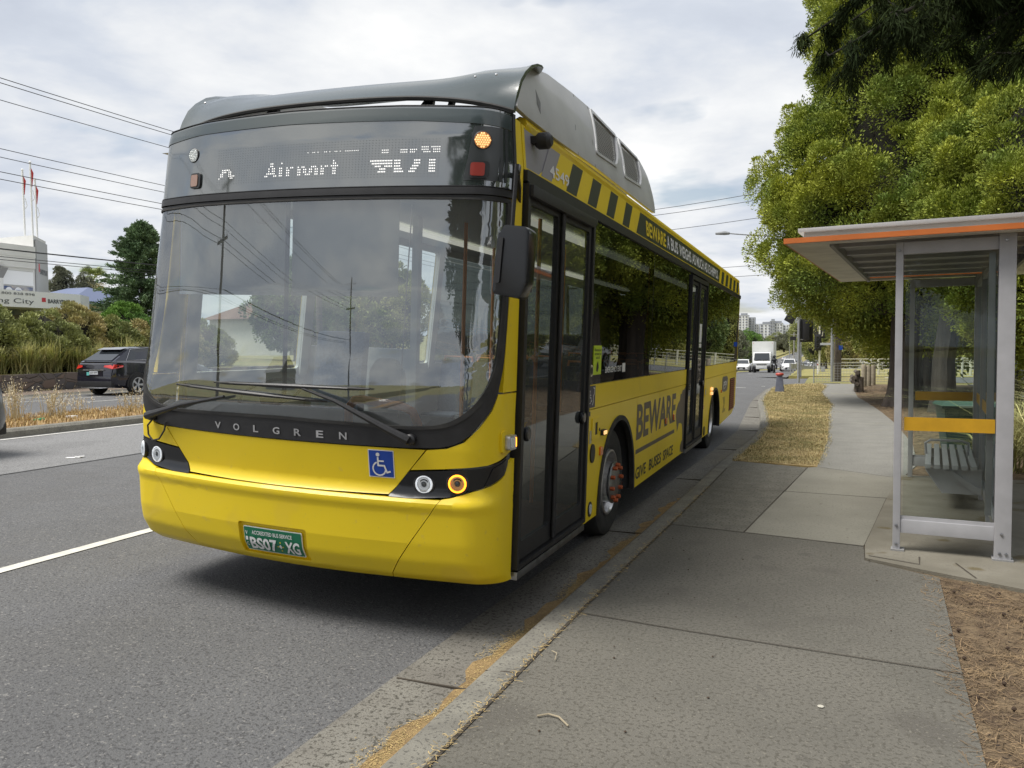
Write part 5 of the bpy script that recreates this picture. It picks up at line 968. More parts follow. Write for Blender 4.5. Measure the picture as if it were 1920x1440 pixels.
for k in range(44):
    el = rg.uniform(-.9, 1.35); a = rg.uniform(0, 6.28); d = Vector((math.cos(a)*math.cos(el), math.sin(a)*math.cos(el), math.sin(el))); s_ = Vector((0, 0, 1)).cross(d).normalized(); u_ = d.cross(s_); c = Vector((.1, 0, 6.4))+d*.75; mb = MB().tube([(.1, 0, 6.4), tuple(c)], .02, 4)
    for j in range(11):
        b_ = R(-75+15*j); q = d*math.cos(b_)+s_*math.sin(b_); w_ = s_*math.cos(b_)*.05-d*math.sin(b_)*.05; tip = c+q*.95+Vector((0, 0, -.28)); mb.add([c, c+q*.5+w_, tip, c+q*.5-w_], [(0, 1, 2, 3)])
    mb.build('frond', lf('palm_frond_green', (.28, .33, .12), (.18, .23, .08)) if el > -.2 else lf('palm_frond_straw', (.55, .48, .22), (.38, .34, .14)), pt, smooth=False)
def simple_tree(name, x, y, z, h, r, leaf, lab, group, seed, base=.25, K=110, cr_=None, ln=None, cat='tree'):
    c_ = cr_ or max(.35, r*.22); l_ = ln or c_*.32; b_ = h*base; hh = h-b_
    prof = [(b_, r*.45), (b_+hh*.2, r*.9), (b_+hh*.5, r), (b_+hh*.8, r*.72), (h, r*.15)]
    return crown_tree(name, x, y, prof, x, y, lab, group, leaf, [(0, 0, -.5), (0, 0, b_), (r*.1, 0, h*.6)], [r*.09, r*.07, r*.03], K=K, cr_=c_, ln=l_, wd=l_*.45, seed=seed, z0=z, limb=False, cat=cat)
gH = 'trees along the far road'
for i, (x, y, z, h, r, m_, lab) in enumerate((
    (-9.8, 77.7, -1.3, 3.2, 1.9, MIDG, 'leafy shrub at the rear corner of the bus, left of the white truck'), (-13.2, 88, -1.5, 4.6, 2.6, YLG, 'pale green tree between bus and truck'), (-15.5, 112, -2, 6.0, 3.2, MIDG, 'mid green tree left above the truck roof'), (-16, 140, -2.5, 7.5, 4.0, GUM, 'grey green tree behind the truck roof'),
    (-31, 250, -4.5, 8, 6.5, BLG, 'dark green tree behind the truck, beside the rear of the bus'), (-27, 310, -4.6, 11.8, 6.0, BRTG, 'bright green round tree above the white truck'), (-33, 430, -4.8, 10.5, 8, MIDG, 'tree below the broad apartment block'), (-20.5, 560, -3.5, 16, 7, GUM, 'grey gum tree left of the traffic signal'), (-30, 640, -3, 13, 9, GUM, 'hillside gum behind the far road poles'), (-20.5, 260, -4.5, 7.5, 4, MIDG, 'tree on the left verge of the far road'), (-60, 700, -2, 13, 15, GUM, 'hillside tree below the tallest tower'), (-86, 720, -2, 13, 14, BLG, 'hillside tree at the far left of the view down the road'), (-40, 760, -2, 14, 13, OLV, 'olive hillside tree between the two towers'),
    (-.2, 158, -2.6, 9.5, 4.6, YLG, 'yellowish tree right of the far road queue'), (1.6, 118, -2, 8.2, 3.2, YLG, 'pale tree behind the far traffic signal'), (1.9, 91, -1.5, 4.6, 1.9, OLVB, 'pinkish brown shrubby tree by the guard rail'), (4.6, 103, -1.8, 8.3, 3.4, OLV, 'olive tree behind the timber pole'), (5.0, 80, -1, 5.4, 2.6, YLG, 'yellow green tree right of the timber pole'), (7.0, 68, -.8, 5.4, 2.6, MIDG, 'green tree left of the cypress trunk'), (8.2, 60, -.6, 4.8, 2.4, YLG, 'yellow green bush beside the cypress trunk'), (12, 185, -4, 20, 9, GUM, 'large gum rising behind the intersection'), (-6, 350, -4.8, 22, 9.5, OLV, 'distant olive tree right of the far road'), (-1.5, 240, -4.8, 15, 6, MIDG, 'green tree behind the queue of cars'),
    (11.5, 61, -.4, 6.5, 3.0, YLG, 'pale tree seen through the shelter glass on the left'), (15, 66, -.4, 8.5, 4, MIDG, 'green tree seen through the shelter glass on the right'), (16.5, 50, -.3, 7.5, 3.5, OLV, 'olive tree behind the parked white car'), (20, 60, 0, 9, 4.5, MIDG, 'green tree at the far right behind the shelter'), (14.5, 36, 0, 6.0, 3.4, MIDG, 'green tree across the service road at the right edge'), (16.5, 27, 0, 6.5, 3.6, OLV, 'olive tree across the service road, nearer one'), (17, 12, 0, 7, 4, MIDG, 'tree across the service road outside the right edge'), (17.5, 0, 0, 7, 4, OLV, 'tree across the service road behind the viewer'),
    (-58, 47.3, 5.4, 3.0, .9, GUM, 'thin bare twiggy tree beside the white building'), (-56.5, 48.2, 5.2, 2.7, .7, GUM, 'small thin tree left of the palm'), (-72, 62, 3, 4.4, 3.2, GUM, 'low grey tree behind the palm'), (-34, 46, .8, 6.5, 3.5, MIDG, 'tree behind the bus seen through its windows'), (-30, 52, .8, 6.5, 3.5, YLG, 'second tree seen through the bus windows'), (-38, 56, .8, 8, 4, OLV, 'third tree seen through the bus windows'))):
    simple_tree('roadside_tree', x, y, z, h, r, m_, lab, gH, 200+i, K=150 if y < 120 else 90, base=.18)
for i, (x0, x1, y, n_, nm) in enumerate(((-300, -30, 780, 26, 'left'), (0, 260, 420, 26, 'right'), (-260, -95, 330, 18, 'middle left'))):
    rg = np.random.default_rng(300+i); cs = np.stack([rg.uniform(x0, x1, n_), rg.uniform(y-30, y+50, n_), rg.uniform(-3, 3, n_)], 1); cs[:, 2] += [G(a, b_) for a, b_ in cs[:, :2]]
    V, F = clumps(cs, np.full(n_, 8.), np.tile([0, -.3, .5], (n_, 1)), 1600, 1.6, 1.0, rg); tag(nmesh('distant_wood', V, F, GUM), 'distant wooded hillside reading as one mass, '+nm, 'woods', kind='stuff')
# ------------------------------------------------------------ stone wall
def stone_mat():
    m = bpy.data.materials.new('bluestone_masonry'); m.use_nodes = True; t = m.node_tree; n = t.nodes; l = t.links; b = n['Principled BSDF']; b.inputs['Roughness'].default_value = .9
    tc_ = n.new('ShaderNodeTexCoord'); mp = n.new('ShaderNodeMapping'); mp.inputs['Scale'].default_value = (1, .75, 1.5); l.new(tc_.outputs['Object'], mp.inputs[0])
    v = n.new('ShaderNodeTexVoronoi'); v.inputs['Scale'].default_value = 2.6; l.new(mp.outputs[0], v.inputs[0]); e = n.new('ShaderNodeTexVoronoi'); e.feature = 'DISTANCE_TO_EDGE'; e.inputs['Scale'].default_value = 2.6; l.new(mp.outputs[0], e.inputs[0])
    r = n.new('ShaderNodeValToRGB'); l.new(v.outputs['Color'], r.inputs[0]); el = r.color_ramp.elements; el[0].position = .2; el[0].color = (.075, .075, .082, 1); el[1].position = .8; el[1].color = (.19, .14, .11, 1); x = el.new(.5); x.color = (.12, .11, .11, 1)
    r2 = n.new('ShaderNodeValToRGB'); l.new(e.outputs[0], r2.inputs[0]); r2.color_ramp.elements[0].position = .02; r2.color_ramp.elements[1].position = .07; mx = n.new('ShaderNodeMix'); mx.data_type = 'RGBA'; l.new(r2.outputs[0], mx.inputs[0]); mx.inputs[6].default_value = (.17, .145, .12, 1); l.new(r.outputs[0], mx.inputs[7]); l.new(mx.outputs[2], b.inputs['Base Color'])
    bp = n.new('ShaderNodeBump'); bp.inputs['Strength'].default_value = 1; bp.inputs['Distance'].default_value = .05; l.new(r2.outputs[0], bp.inputs['Height']); l.new(bp.outputs[0], b.inputs['Normal']); return m
mb = MB(); rw = random.Random(4); ys_ = list(np.arange(-20, 60, .35)); v = []
for y in ys_:
    for z, dx in ((.14, 0), (.35, .02), (.6, .01), (.78, -.02), (.80, -.25)): v.append((-26.40+dx+rw.uniform(-.03, .03), y, z+rw.uniform(-.02, .02)))
mb.add(v, [(j*5+i, j*5+i+1, (j+1)*5+i+1, (j+1)*5+i) for j in range(len(ys_)-1) for i in range(4)])
tag(mb.build('stone_wall', stone_mat(), ang=70), 'low bluestone rubble retaining wall beside the far carriageway', 'wall')
# ------------------------------------------------------------ cars
def loft(secs):
    n = len(secs[0]); mb = MB(); mb.add([p for s_ in secs for p in s_], [(j*n+i, j*n+(i+1) % n, (j+1)*n+(i+1) % n, (j+1)*n+i) for j in range(len(secs)-1) for i in range(n)]+[tuple(range(n)), tuple((len(secs)-1)*n+i for i in range(n))]); return mb
CGL = mat('car_glass', (.02, .024, .028), .06, ior=1.8); TL = mat('tail_light_red', (.55, .02, .015), .2, coat=1); HLM = mat('headlamp_glass', (.55, .57, .6), .1, .3); PLATE = mat('white_plate', (.62, .64, .66), .5)
def make_car(name, lab, cat, loc, rz, paint, kind='suv', Lc=4.6, Wc=1.85, H=1.64, group=None, detail=True, tl=True):
    t = thing(name, loc, lab, cat, group, rz); hw0 = Wc/2
    if kind == 'suv': T = [(0, .70, .40, .60), (.015, .84, .30, .74), (.06, .93, .22, .90), (.16, .98, .20, 1.0), (.28, 1, .20, 1.06), (.5, 1, .20, 1.08), (.72, 1, .20, 1.13), (.88, .99, .24, 1.17), (.955, .95, .28, 1.17), (.985, .90, .34, 1.06), (1, .84, .42, .80)]; GH = (.25, .43, .80, .975)
    else: T = [(0, .70, .38, .52), (.015, .84, .28, .64), (.06, .93, .20, .76), (.16, .98, .18, .86), (.28, 1, .18, .92), (.5, 1, .18, .94), (.72, 1, .18, .98), (.9, .98, .22, 1.00), (.97, .92, .28, .96), (1, .84, .36, .72)]; GH = (.26, .42, .72, .93)
    zt_ = lambda q: float(np.interp(q, [a[0] for a in T], [a[3] for a in T])); S = []
    for (q, wf, zb, zt) in T:
        w_ = hw0*wf; y = (q-.5)*Lc; zm = zb+(zt-zb)*.55; half = [(0, zb), (w_*.86, zb), (w_*.97, zb+.08), (w_*1.0, zm-.1), (w_*.985, zm+.05), (w_*.955, zt-.06), (w_*.88, zt)]
        S.append([(a, y, b_) for a, b_ in half]+[(-a, y, b_) for a, b_ in half[::-1] if a])
    loft(S).build('body', paint, t, ang=32)
    a0, a1, a2, a3 = GH; sec = []; gb, gt = hw0*.90, hw0*.66
    for q, zr, wt in ((a0, zt_(a0)+.02, gb*.93), (a1, H-.06, gt), ((a1+a2)/2, H, gt*1.02), (a2, H-.05, gt*.97), (a3, zt_(a3)+.03, gb*.88)):
        y = (q-.5)*Lc; zb = zt_(q)-.05; sec.append([(gb*(.97 if q > a0 else .93), y, zb), (wt, y, zr), (wt*.6, y, zr+.025), (-wt*.6, y, zr+.025), (-wt, y, zr), (-gb*(.97 if q > a0 else .93), y, zb)])
    loft(sec).build('cabin', paint, t, ang=50)
    def glassq(P4, nm, o=.012, ins=.08):
        P4 = [Vector(p) for p in P4]; c = sum(P4, Vector())/4; nrm = (P4[1]-P4[0]).cross(P4[3]-P4[0]).normalized()
        if nrm.dot(c-Vector((0, 0, .9))) < 0: nrm = -nrm
        mb = MB(); Q = [c+(p-c)*(1-ins)+nrm*o for p in P4]; mb.add(Q+[p-nrm*.02 for p in Q], [(0, 1, 2, 3), (4, 7, 6, 5), (0, 4, 5, 1), (1, 5, 6, 2), (2, 6, 7, 3), (3, 7, 4, 0)]); return mb.build(nm, CGL, t, smooth=False)
    s0, s1, sM, s2, s3 = sec; glassq([s0[1], s1[1], s1[4], s0[4]], 'windscreen', .03, .10); glassq([s2[1], s3[1], s3[4], s2[4]], 'rear_window', .035, .14)
    for sg in (0, 1):
        i, j = (0, 1) if sg == 0 else (5, 4); up4 = lambda s_, k: Vector(s_[i]).lerp(Vector(s_[j]), k); lo = .22
        glassq([up4(s0, .5).lerp(up4(s1, lo), .45), up4(s1, .93), up4(sM, .93), up4(sM, lo)], 'side_window', .014, .04); glassq([up4(sM, lo), up4(sM, .93), up4(s2, .90), up4(s2, .30).lerp(up4(s3, .5), .35)], 'side_window', .014, .05)
        if detail:
            pts = [up4(s0, .5).lerp(up4(s1, lo), .45), up4(sM, lo), up4(s2, .27).lerp(up4(s3, .5), .38), up4(s2, .93), up4(sM, .96), up4(s1, .96), up4(s0, .5).lerp(up4(s1, lo), .45)]; sx = .022 if sg == 0 else -.022
            MB().tube([(p.x+sx, p.y, p.z) for p in pts], .010, 5).build('window_trim', CHROME, t)
            MB().b2(((hw0+.02)*(1 if sg == 0 else -1), (a0+.04-.5)*Lc, zt_(a0)+.0), ((hw0+.17)*(1 if sg == 0 else -1), (a0+.07-.5)*Lc, zt_(a0)+.13)).build('door_mirror', paint, t, bevel=.03)
    for q in (.19, .80):
        for sg in (1, -1):
            y = (q-.5)*Lc; e = bpy.data.objects.new('wheel', None); C.objects.link(e); e.parent = t; e.location = (sg*(hw0+.032), y, .35); e.rotation_euler = (0, 0, 0 if sg > 0 else math.pi)
            MB().lathe([(.22, -.2), (.335, -.2), (.35, -.17), (.35, -.02), (.335, .012), (.25, .012)], (0, 0, 0), 'X', 28).build('tyre', RUB, e)
            rm = MB().lathe([(.25, .012), (.245, .0), (.225, -.03), (.22, -.1), (.001, -.1)], (0, 0, 0), 'X', 24)
            rm.build('rim', mat('dark_wheel_well', (.02, .02, .022), .5), e); sp_ = MB().lathe([(.252, .010), (.25, .018), (.225, .016), (.222, -.02)], (0, 0, 0), 'X', 28).lathe([(.001, .012), (.055, .01), (.06, -.03)], (0, 0, 0), 'X', 12)
            for k in range(5 if detail else 4):
                a = 2*math.pi*k/5; sp_.add([(-.015, .05*math.cos(a+.5), .05*math.sin(a+.5)), (.006, .235*math.cos(a+.20), .235*math.sin(a+.20)), (.006, .235*math.cos(a-.20), .235*math.sin(a-.20)), (-.015, .05*math.cos(a-.5), .05*math.sin(a-.5))], [(0, 1, 2, 3)])
            sp_.build('spokes', ALLOY, e, smooth=False)
            ar = [(y+.43*math.cos(a), .35+.43*math.sin(a)) for a in np.linspace(-.15, math.pi+.15, 18)]; inn = [(y+.365*math.cos(a), .35+.365*math.sin(a)) for a in np.linspace(math.pi+.15, -.15, 18)]
            MB().prism(ar+inn, 'X', sg*(hw0-.03), sg*(hw0+.012)).build('arch_trim', BLKM, t) if (kind == 'suv') else None
            MB().lathe([(.001, 0), (.375, 0), (.375, .004), (.001, .004)], (sg*(hw0-.004), y, .36), 'X', 24).build('wheel_well', INT_D, t)
    yb = Lc/2
    if kind == 'suv':
        for sg in ((1, -1) if tl else ()):
            MB().add([(sg*hw0*.94, yb-.42, 1.02), (sg*hw0*.98, yb-.36, .96), (sg*hw0*.87, yb-.03, .90), (sg*hw0*.50, yb+.02, .97), (sg*hw0*.52, yb-.0, 1.02), (sg*hw0*.88, yb-.12, 1.05)], [(0, 1, 2, 5), (2, 3, 4, 5)]).build('tail_light', TL, t, xf=Matrix.Translation((sg*.012, .012, 0)), smooth=False)
        MB().b2((-.84*hw0, yb-.16, .30), (.84*hw0, yb+.015, .50)).build('rear_bumper', BLKM, t, bevel=.04); MB().b2((-.5*hw0, yb-.03, .86), (.5*hw0, yb+.035, .885)).build('chrome_strip', CHROME, t)
        MB().b2((-.19, yb-.02, .72), (.19, yb+.022, .84)).build('number_plate', PLATE, t); MB().b2((.20, yb-.02, .69), (.31, yb+.024, .80)).build('sticker', mat('aqua_sticker', (.15, .55, .50), .5), t); MB().b2((-.42*hw0, yb-.02, .66), (.42*hw0, yb+.012, .90)).build('plate_recess', paint, t)
        text('plate_text', '1AX 9FM', -.16, .16, .75, .81, lambda u, v, o: (-u, yb+.022+o, v), BLKM, t) if detail else None
        MB().tube([(-.8*hw0, yb-.12, .30), (-.3, yb-.02, .27), (.3, yb-.02, .27), (.8*hw0, yb-.12, .30)], .02, 6).build('lower_trim', CHROME, t); MB().add([(-.62*hw0, (GH[2]-.5)*Lc+.0, H-.02), (.62*hw0, (GH[2]-.5)*Lc, H-.02), (.58*hw0, (GH[2]-.5)*Lc+.32, H-.09), (-.58*hw0, (GH[2]-.5)*Lc+.32, H-.09)], [(0, 1, 2, 3)]).build('spoiler', paint, t)
    else:
        for sg in (1, -1): MB().b2((sg*hw0*.55, yb-.10, .70), (sg*hw0*.9, yb-.01, .84)).build('tail_light', TL, t, bevel=.02)
    for sg in (1, -1): MB().box((sg*hw0*.68, -yb+.10, .70 if kind == 'suv' else .60), (.40, .16, .14), rz=-sg*.25).build('headlight', HLM, t, bevel=.02)
    MB().b2((-.45*hw0, -yb-.012, .38), (.45*hw0, -yb+.1, .62)).build('grille', BLKM, t, bevel=.02); MB().b2((-.18, -yb-.02, .38), (.18, -yb+.0, .48)).build('number_plate', PLATE, t)
    return t
PBK = mat('black_car_paint', (.012, .012, .022), .18, coat=1); PWH = mat('white_car_paint', (.70, .70, .70), .3, coat=.6); PGY = mat('grey_car_paint', (.10, .105, .11), .3, coat=.7); PSV = mat('silver_car_paint', (.36, .37, .38), .3, .5, coat=.5); PRD = mat('dark_red_car_paint', (.16, .02, .02), .3, coat=.7)
make_car('parked_suv' if 0 else 'suv', 'glossy black SUV driving away on the far carriageway, seen from behind', 'car', (-22.75, 22.0, .095), math.pi, PBK, Lc=4.63)
make_car('suv', 'dark grey vehicle of which only the dark rear bumper corner shows at the left edge', 'car', (-12.32, 6.2, .02), 0, PGY, Lc=4.4, group=None, detail=False, tl=False)
gq = 'cars queued on the far road'
for (x, y, rz, p, k, lab) in ((-8.7, 93, 0, PWH, 'sedan', 'white sedan waiting left of the white box truck'), (-4.35, 107, 0, PWH, 'suv', 'white wagon waiting right of the white box truck'), (-5.0, 117, 0, PBK, 'suv', 'black car directly behind the truck and the white wagon'), (-3.9, 121, 0, PGY, 'suv', 'grey car just behind the white wagon'), (-4.6, 190, 0, PSV, 'suv', 'silver SUV coming down the far road by the guard rail'), (-4.6, 204, 0, PBK, 'sedan', 'dark sedan behind the silver SUV'), (-7.4, 212, 0, PWH, 'sedan', 'white sedan in the inner queue lane'), (-4.8, 232, 0, PWH, 'suv', 'white SUV fourth in the outer queue lane'), (-7.6, 240, 0, PGY, 'sedan', 'grey sedan in the inner queue lane'), (-5.0, 262, 0, PSV, 'sedan', 'silver sedan high in the queue'), (-7.8, 275, 0, PBK, 'suv', 'black SUV high in the inner lane'), (-5.4, 300, 0, PWH, 'sedan', 'farthest white sedan in the queue'), (-6.0, 340, 0, PGY, 'suv', 'farthest grey SUV in the queue'), (-18.6, 395, math.pi, PWH, 'suv', 'white car driving away up the far hill')):
    make_car('car', lab, 'car', (x, y, (RZ(max(x, -9), y) if x > -10 else .14+D(y))+.005), rz, p, k, Lc=4.4 if k == 'suv' else 4.5, H=1.62 if k == 'suv' else 1.42, group=gq, detail=False)
make_car('car', 'white sedan parked on the service road, seen through the shelter glass', 'car', (6.6, 32.5, .03), R(8), PWH, 'sedan', Lc=4.6, H=1.45, detail=False); make_car('car', 'silver car parked on the service road behind the viewer', 'car', (7.2, 3, .03), 0, PSV, 'sedan', H=1.45, detail=False)
# box truck
tk = thing('box_truck', (-6.25, 88, RZ(-6.25, 88)+.004), 'white box truck facing the viewer at the lights', 'truck'); TW = mat('truck_white', (.66, .67, .66), .45, var=.06, vscale=2)
MB().b2((-1.08, .1, .95), (1.08, 5.0, 3.28)).build('cargo_box', TW, tk, bevel=.03); MB().prism([(-1.55, .55), (-1.60, 1.05), (-1.30, 1.25), (-.95, 2.08), (-.75, 2.16), (.0, 2.16), (.0, .55)], 'X', -.88, .88).build('cab', TW, tk, bevel=.05)
MB().add([(-.78, -1.325, 1.30), (.78, -1.325, 1.30), (.72, -.985, 2.04), (-.72, -.985, 2.04)], [(0, 1, 2, 3)]).build('windscreen', CGL, tk, smooth=False, xf=Matrix.Translation((0, -.02, .01))); MB().b2((-.9, -1.66, .42), (.9, -1.5, .70)).build('bumper', BLKM, tk, bevel=.03); MB().b2((-.55, -1.69, .42), (.55, -1.6, .78)).build('bumper_centre', TW, tk, bevel=.02)
MB().b2((-.5, -1.62, .86), (.5, -1.55, .92)).b2((-.5, -1.62, .76), (.5, -1.58, .80)).build('grille', BLKM, tk); MB().b2((-.3, -1.71, .5), (.2, -1.68, .62)).build('number_plate', PLATE, tk)
for s_ in (1, -1):
    MB().b2((s_*.62, -1.62, .78), (s_*.86, -1.5, .96)).build('headlight', HLM, tk, bevel=.02); MB().tube([(s_*.9, -1.3, 1.7), (s_*1.12, -1.42, 1.7), (s_*1.12, -1.42, 1.3)], .02, 5).b2((s_*1.05, -1.46, 1.25), (s_*1.2, -1.40, 1.62)).build('mirror', BLKM, tk)
    for y in (-.85, 3.2): MB().lathe([(.2, -.14), (.38, -.14), (.4, -.1), (.4, .1), (.38, .14), (.2, .14), (.001, .08)], (s_*.84, y, .40), 'X', 22).build('wheel', RUB, tk, xf=Matrix.Translation((-s_*.13, 0, 0)))
    for z in (3.1,): MB().lathe([(.001, -.01), (.035, 0), (.001, .01)], (s_*.95, .09, z), 'Y', 8).build('marker_lamp', ORL, tk)
MB().b2((-.35, 0, .55), (.35, 5, .8)).b2((-1.0, 4.6, .5), (1, 4.7, .6)).build('chassis', BLKM, tk); MB().tube([(-.6, -1.36, 1.32), (-.1, -1.30, 1.42)], .015, 4).tube([(.1, -1.36, 1.32), (.6, -1.30, 1.42)], .015, 4).build('wiper', BLKM, tk)
rd = thing('motorcycle', (-4.85, 84, RZ(-4.85, 84)+.05), 'dark motorcycle with rider between truck and white wagon', 'motorcycle')
MB().lathe([(.2, -.05), (.3, -.05), (.3, .05), (.2, .05)], (0, -.65, .3), 'X', 16).lathe([(.2, -.06), (.3, -.06), (.3, .06), (.2, .06)], (0, .65, .3), 'X', 16).build('wheel', RUB, rd); MB().tube([(0, -.6, .35), (0, -.45, .95), (0, .1, .8), (0, .7, .75)], [.05, .1, .16, .08], 8).tube([(-.35, -.4, 1.0), (.35, -.4, 1.0)], .02).build('frame', BLKM, rd); MB().lathe([(.001, -.03), (.08, -.02), (.09, .02)], (0, -.6, .82), 'Y', 12).build('headlight', HLM, rd)
pr_o = MB().tube([(0, .25, .75), (0, .2, 1.05), (0, .08, 1.38), (0, .05, 1.48)], [.17, .17, .2, .07], 10).tube([(.0, .05, 1.48), (0, .03, 1.55), (0, .02, 1.66), (0, .02, 1.76)], [.08, .13, .14, .06], 10).tube([(.2, .08, 1.34), (.3, -.12, 1.12), (.28, -.38, 1.02)], [.07, .055, .045], 8).tube([(-.2, .08, 1.34), (-.3, -.12, 1.12), (-.28, -.38, 1.02)], [.07, .055, .045], 8).tube([(.12, .25, .8), (.24, -.15, .75), (.22, 0, .35)], [.1, .08, .06], 8).tube([(-.12, .25, .8), (-.24, -.15, .75), (-.22, 0, .35)], [.1, .08, .06], 8)
po = pr_o.build('person', mat('dark_riding_clothes', (.03, .032, .035), .7)); po.location = (-4.85, 84, RZ(-4.85, 84)+.05); tag(po, 'motorcycle rider in dark clothes and helmet beside the truck', 'person')
# ------------------------------------------------------------ street furniture
STL = mat('galvanised_steel', (.36, .37, .38), .5, .3, var=.2, vscale=8); TIM = mat('weathered_timber', (.14, .115, .09), .95, col2=(.075, .062, .05), vscale=8, bump=.8, bscale=30)
def mesh_fence(name, x0, y0, x1, y1, z, h, post, m_, nh, vs_, lab, cat='fence', r=.012):
    t = thing(name, (x0, y0, z), lab, cat); L_ = math.hypot(x1-x0, y1-y0); d = ((x1-x0)/L_, (y1-y0)/L_); k = 0; P = lambda s_, zz_: (d[0]*s_, d[1]*s_, zz_)
    while k*post <= L_+.01: MB().tube([P(k*post, -.1), P(k*post, h+.03)], r*2.4, 8).build('post', m_, t); k += 1
    mb = MB(); [mb.tube([P(0, .08+(h-.08)*i/(nh-1)), P(L_, .08+(h-.08)*i/(nh-1))], r if i in (0, nh-1) else r*.7, 4, False) for i in range(nh)]
    if vs_: [mb.tube([P(s_, .05), P(s_, h)], r*.45, 3, False) for s_ in np.arange(0, L_, vs_)]
    mb.build('rails', m_, t); return t
mesh_fence('mesh_fence', -.50, 36.9, 3.6, 36.6, -.02, .86, 1.95, STL, 8, .12, 'grey welded mesh pedestrian fence at the end of the footpath', r=.011); CRM = mat('cream_paint', (.56, .55, .45), .6)
mesh_fence('rail_fence', .5, 48.6, 9.5, 47.2, -.15, 1.0, 2.2, CRM, 6, None, 'cream horizontal rail fence across the side street', r=.028); mesh_fence('rail_fence', 6.2, 44.5, 11.5, 42.5, -.0, .95, 2.4, CRM, 7, None, 'cream rail fence seen through the shelter glass', r=.022)
gd = thing('guard_rail', (-1.9, 46.5, -.05), 'steel guard rail curving along the right of the far road', 'guard rail'); pts = [(-1.9+.02*(y-46.5), y) for y in (46.5, 55, 65, 80, 100, 130)]
for i in range(len(pts)-1):
    (xa, ya), (xb, yb_) = pts[i], pts[i+1]; MB().add([(xa+1.9, ya-46.5, D(ya)+.45), (xb+1.9, yb_-46.5, D(yb_)+.45), (xb+1.9, yb_-46.5, D(yb_)+.75), (xa+1.9, ya-46.5, D(ya)+.75)], [(0, 1, 2, 3)]).build('beam', STL, gd)
for y in np.arange(46.5, 130, 4): MB().b2((.02, y-46.5, D(y)-.1), (.10, y-46.4, D(y)+.7)).build('post', STL, gd)
sg1 = thing('traffic_signal', (-1.13, 37.1, -.02), 'traffic signal on a grey pole seen from behind, half hidden by the cypress', 'traffic light')
MB().tube([(0, 0, 0), (0, 0, 2.9)], .06, 10).build('pole', STL, sg1); MB().box((.30, .1, 2.28), (.56, .03, 1.0), rz=.1).build('backing_board', BLKM, sg1, bevel=.06); MB().box((.30, -.06, 2.28), (.26, .2, .84), rz=.1).build('lantern', BLKM, sg1, bevel=.03)
MB().box((-.32, .05, 2.9), (.40, .04, .55), ry=.5).build('backing_board', BLKM, sg1, bevel=.05); MB().tube([(0, 0, 1.9), (.3, .05, 1.86)], .02).tube([(-.3, 0, 2.0), (0, 0, 1.98)], .02).build('bracket', STL, sg1); MB().b2((-.36, -.06, 1.86), (-.10, .06, 2.02)).build('small_lantern', BLKM, sg1)
sg2 = thing('traffic_signal', (-.40, 53.6, -.28), 'three-lamp traffic signal facing the viewer across the side street', 'traffic light'); MB().tube([(0, 0, 0), (0, 0, 3.1)], .055, 10).build('pole', CRM, sg2); MB().box((-.10, -.12, 2.10), (.42, .03, 1.02)).build('backing_board', BLKM, sg2, bevel=.08); ln_ = MB().box((-.10, -.22, 2.10), (.26, .16, .88)).build('lantern', BLKM, sg2, bevel=.03)
for k in range(3): MB().lathe([(.001, -.305), (.085, -.305), (.10, -.31), (.105, -.42), (.095, -.42), (.09, -.315)], (-.10, 0, 1.83+.27*k), 'Y', 18).build('visor', mat('unlit_lens', (.05, .05, .045), .3), ln_)
MB().box((.12, .12, 2.75), (.36, .03, .8)).build('backing_board', BLKM, sg2, bevel=.06); MB().b2((.1, -.25, -.05), (.32, -.05, .55)).build('control_box', STL, sg2, bevel=.02)
MB().tube([(.06, 0, 2.5), (.16, 0, 2.5), (.17, -.05, 2.75)], .03).build('bracket', CRM, sg2)
up_o = thing('utility_pole', (.48, 38.9, -.05), 'weathered timber utility pole at the corner of the side street', 'pole'); MB().tube([(0, 0, -.1), (0, 0, 9.5)], [.16, .11], 12).build('pole', TIM, up_o); MB().box((0, 0, 8.9), (2.0, .12, .12)).build('crossarm', TIM, up_o)
stp = thing('street_name_pole', (.24, 38.6, -.05), 'grey steel pole with a white street name blade beside the timber pole', 'sign'); MB().tube([(0, 0, -.1), (0, 0, 3.4)], .07, 10).build('pole', STL, stp); MB().box((-.27, -.02, 1.72), (.48, .03, .10)).build('name_blade', mat('street_blade', (.5, .52, .54), .5), stp); MB().box((.35, .0, 1.55), (.16, .02, .2)).build('small_sign', BLU, stp)
bo = thing('tapered_bollard', (-1.49, 28.9, .0), 'tapered blue-grey bollard with a red cap at the kerb', 'bollard'); MB().add([(-.15, -.15, 0), (.15, -.15, 0), (.15, .15, 0), (-.15, .15, 0), (-.09, -.09, .58), (.09, -.09, .58), (.09, .09, .58), (-.09, .09, .58)], [(0, 1, 2, 3), (4, 5, 6, 7), (0, 1, 5, 4), (1, 2, 6, 5), (2, 3, 7, 6), (3, 0, 4, 7)]).build('bollard_body', mat('bollard_blue_grey', (.10, .11, .15), .6, var=.2), bo, bevel=.015); MB().lathe([(.13, .58), (.135, .63), (.11, .66), (.001, .665)], (0, 0, 0), n=16).build('cap', mat('faded_red', (.45, .07, .05), .5), bo)
gm = thing('marker_post', (-.47, 48.5, -.1), 'short white guide post in the far verge', 'post'); MB().b2((-.03, -.02, -.1), (.05, .02, .75)).build('post_body', WHITEV, gm, bevel=.01); MB().b2((-.03, -.025, .6), (.05, -.021, .68)).build('reflector', REDL, gm)
lb = thing('log_barrier', (.98, 29.4, 0), 'upright timber posts with cut log rails beside the footpath end', 'barrier')
for (x, y, h) in ((.0, .4, .60), (.12, 0, .52), (.05, .9, .72)): MB().lathe([(.08, -.1), (.08, h-.02), (.06, h), (.001, h)], (x, y, 0), n=12).build('post', TIM, lb)
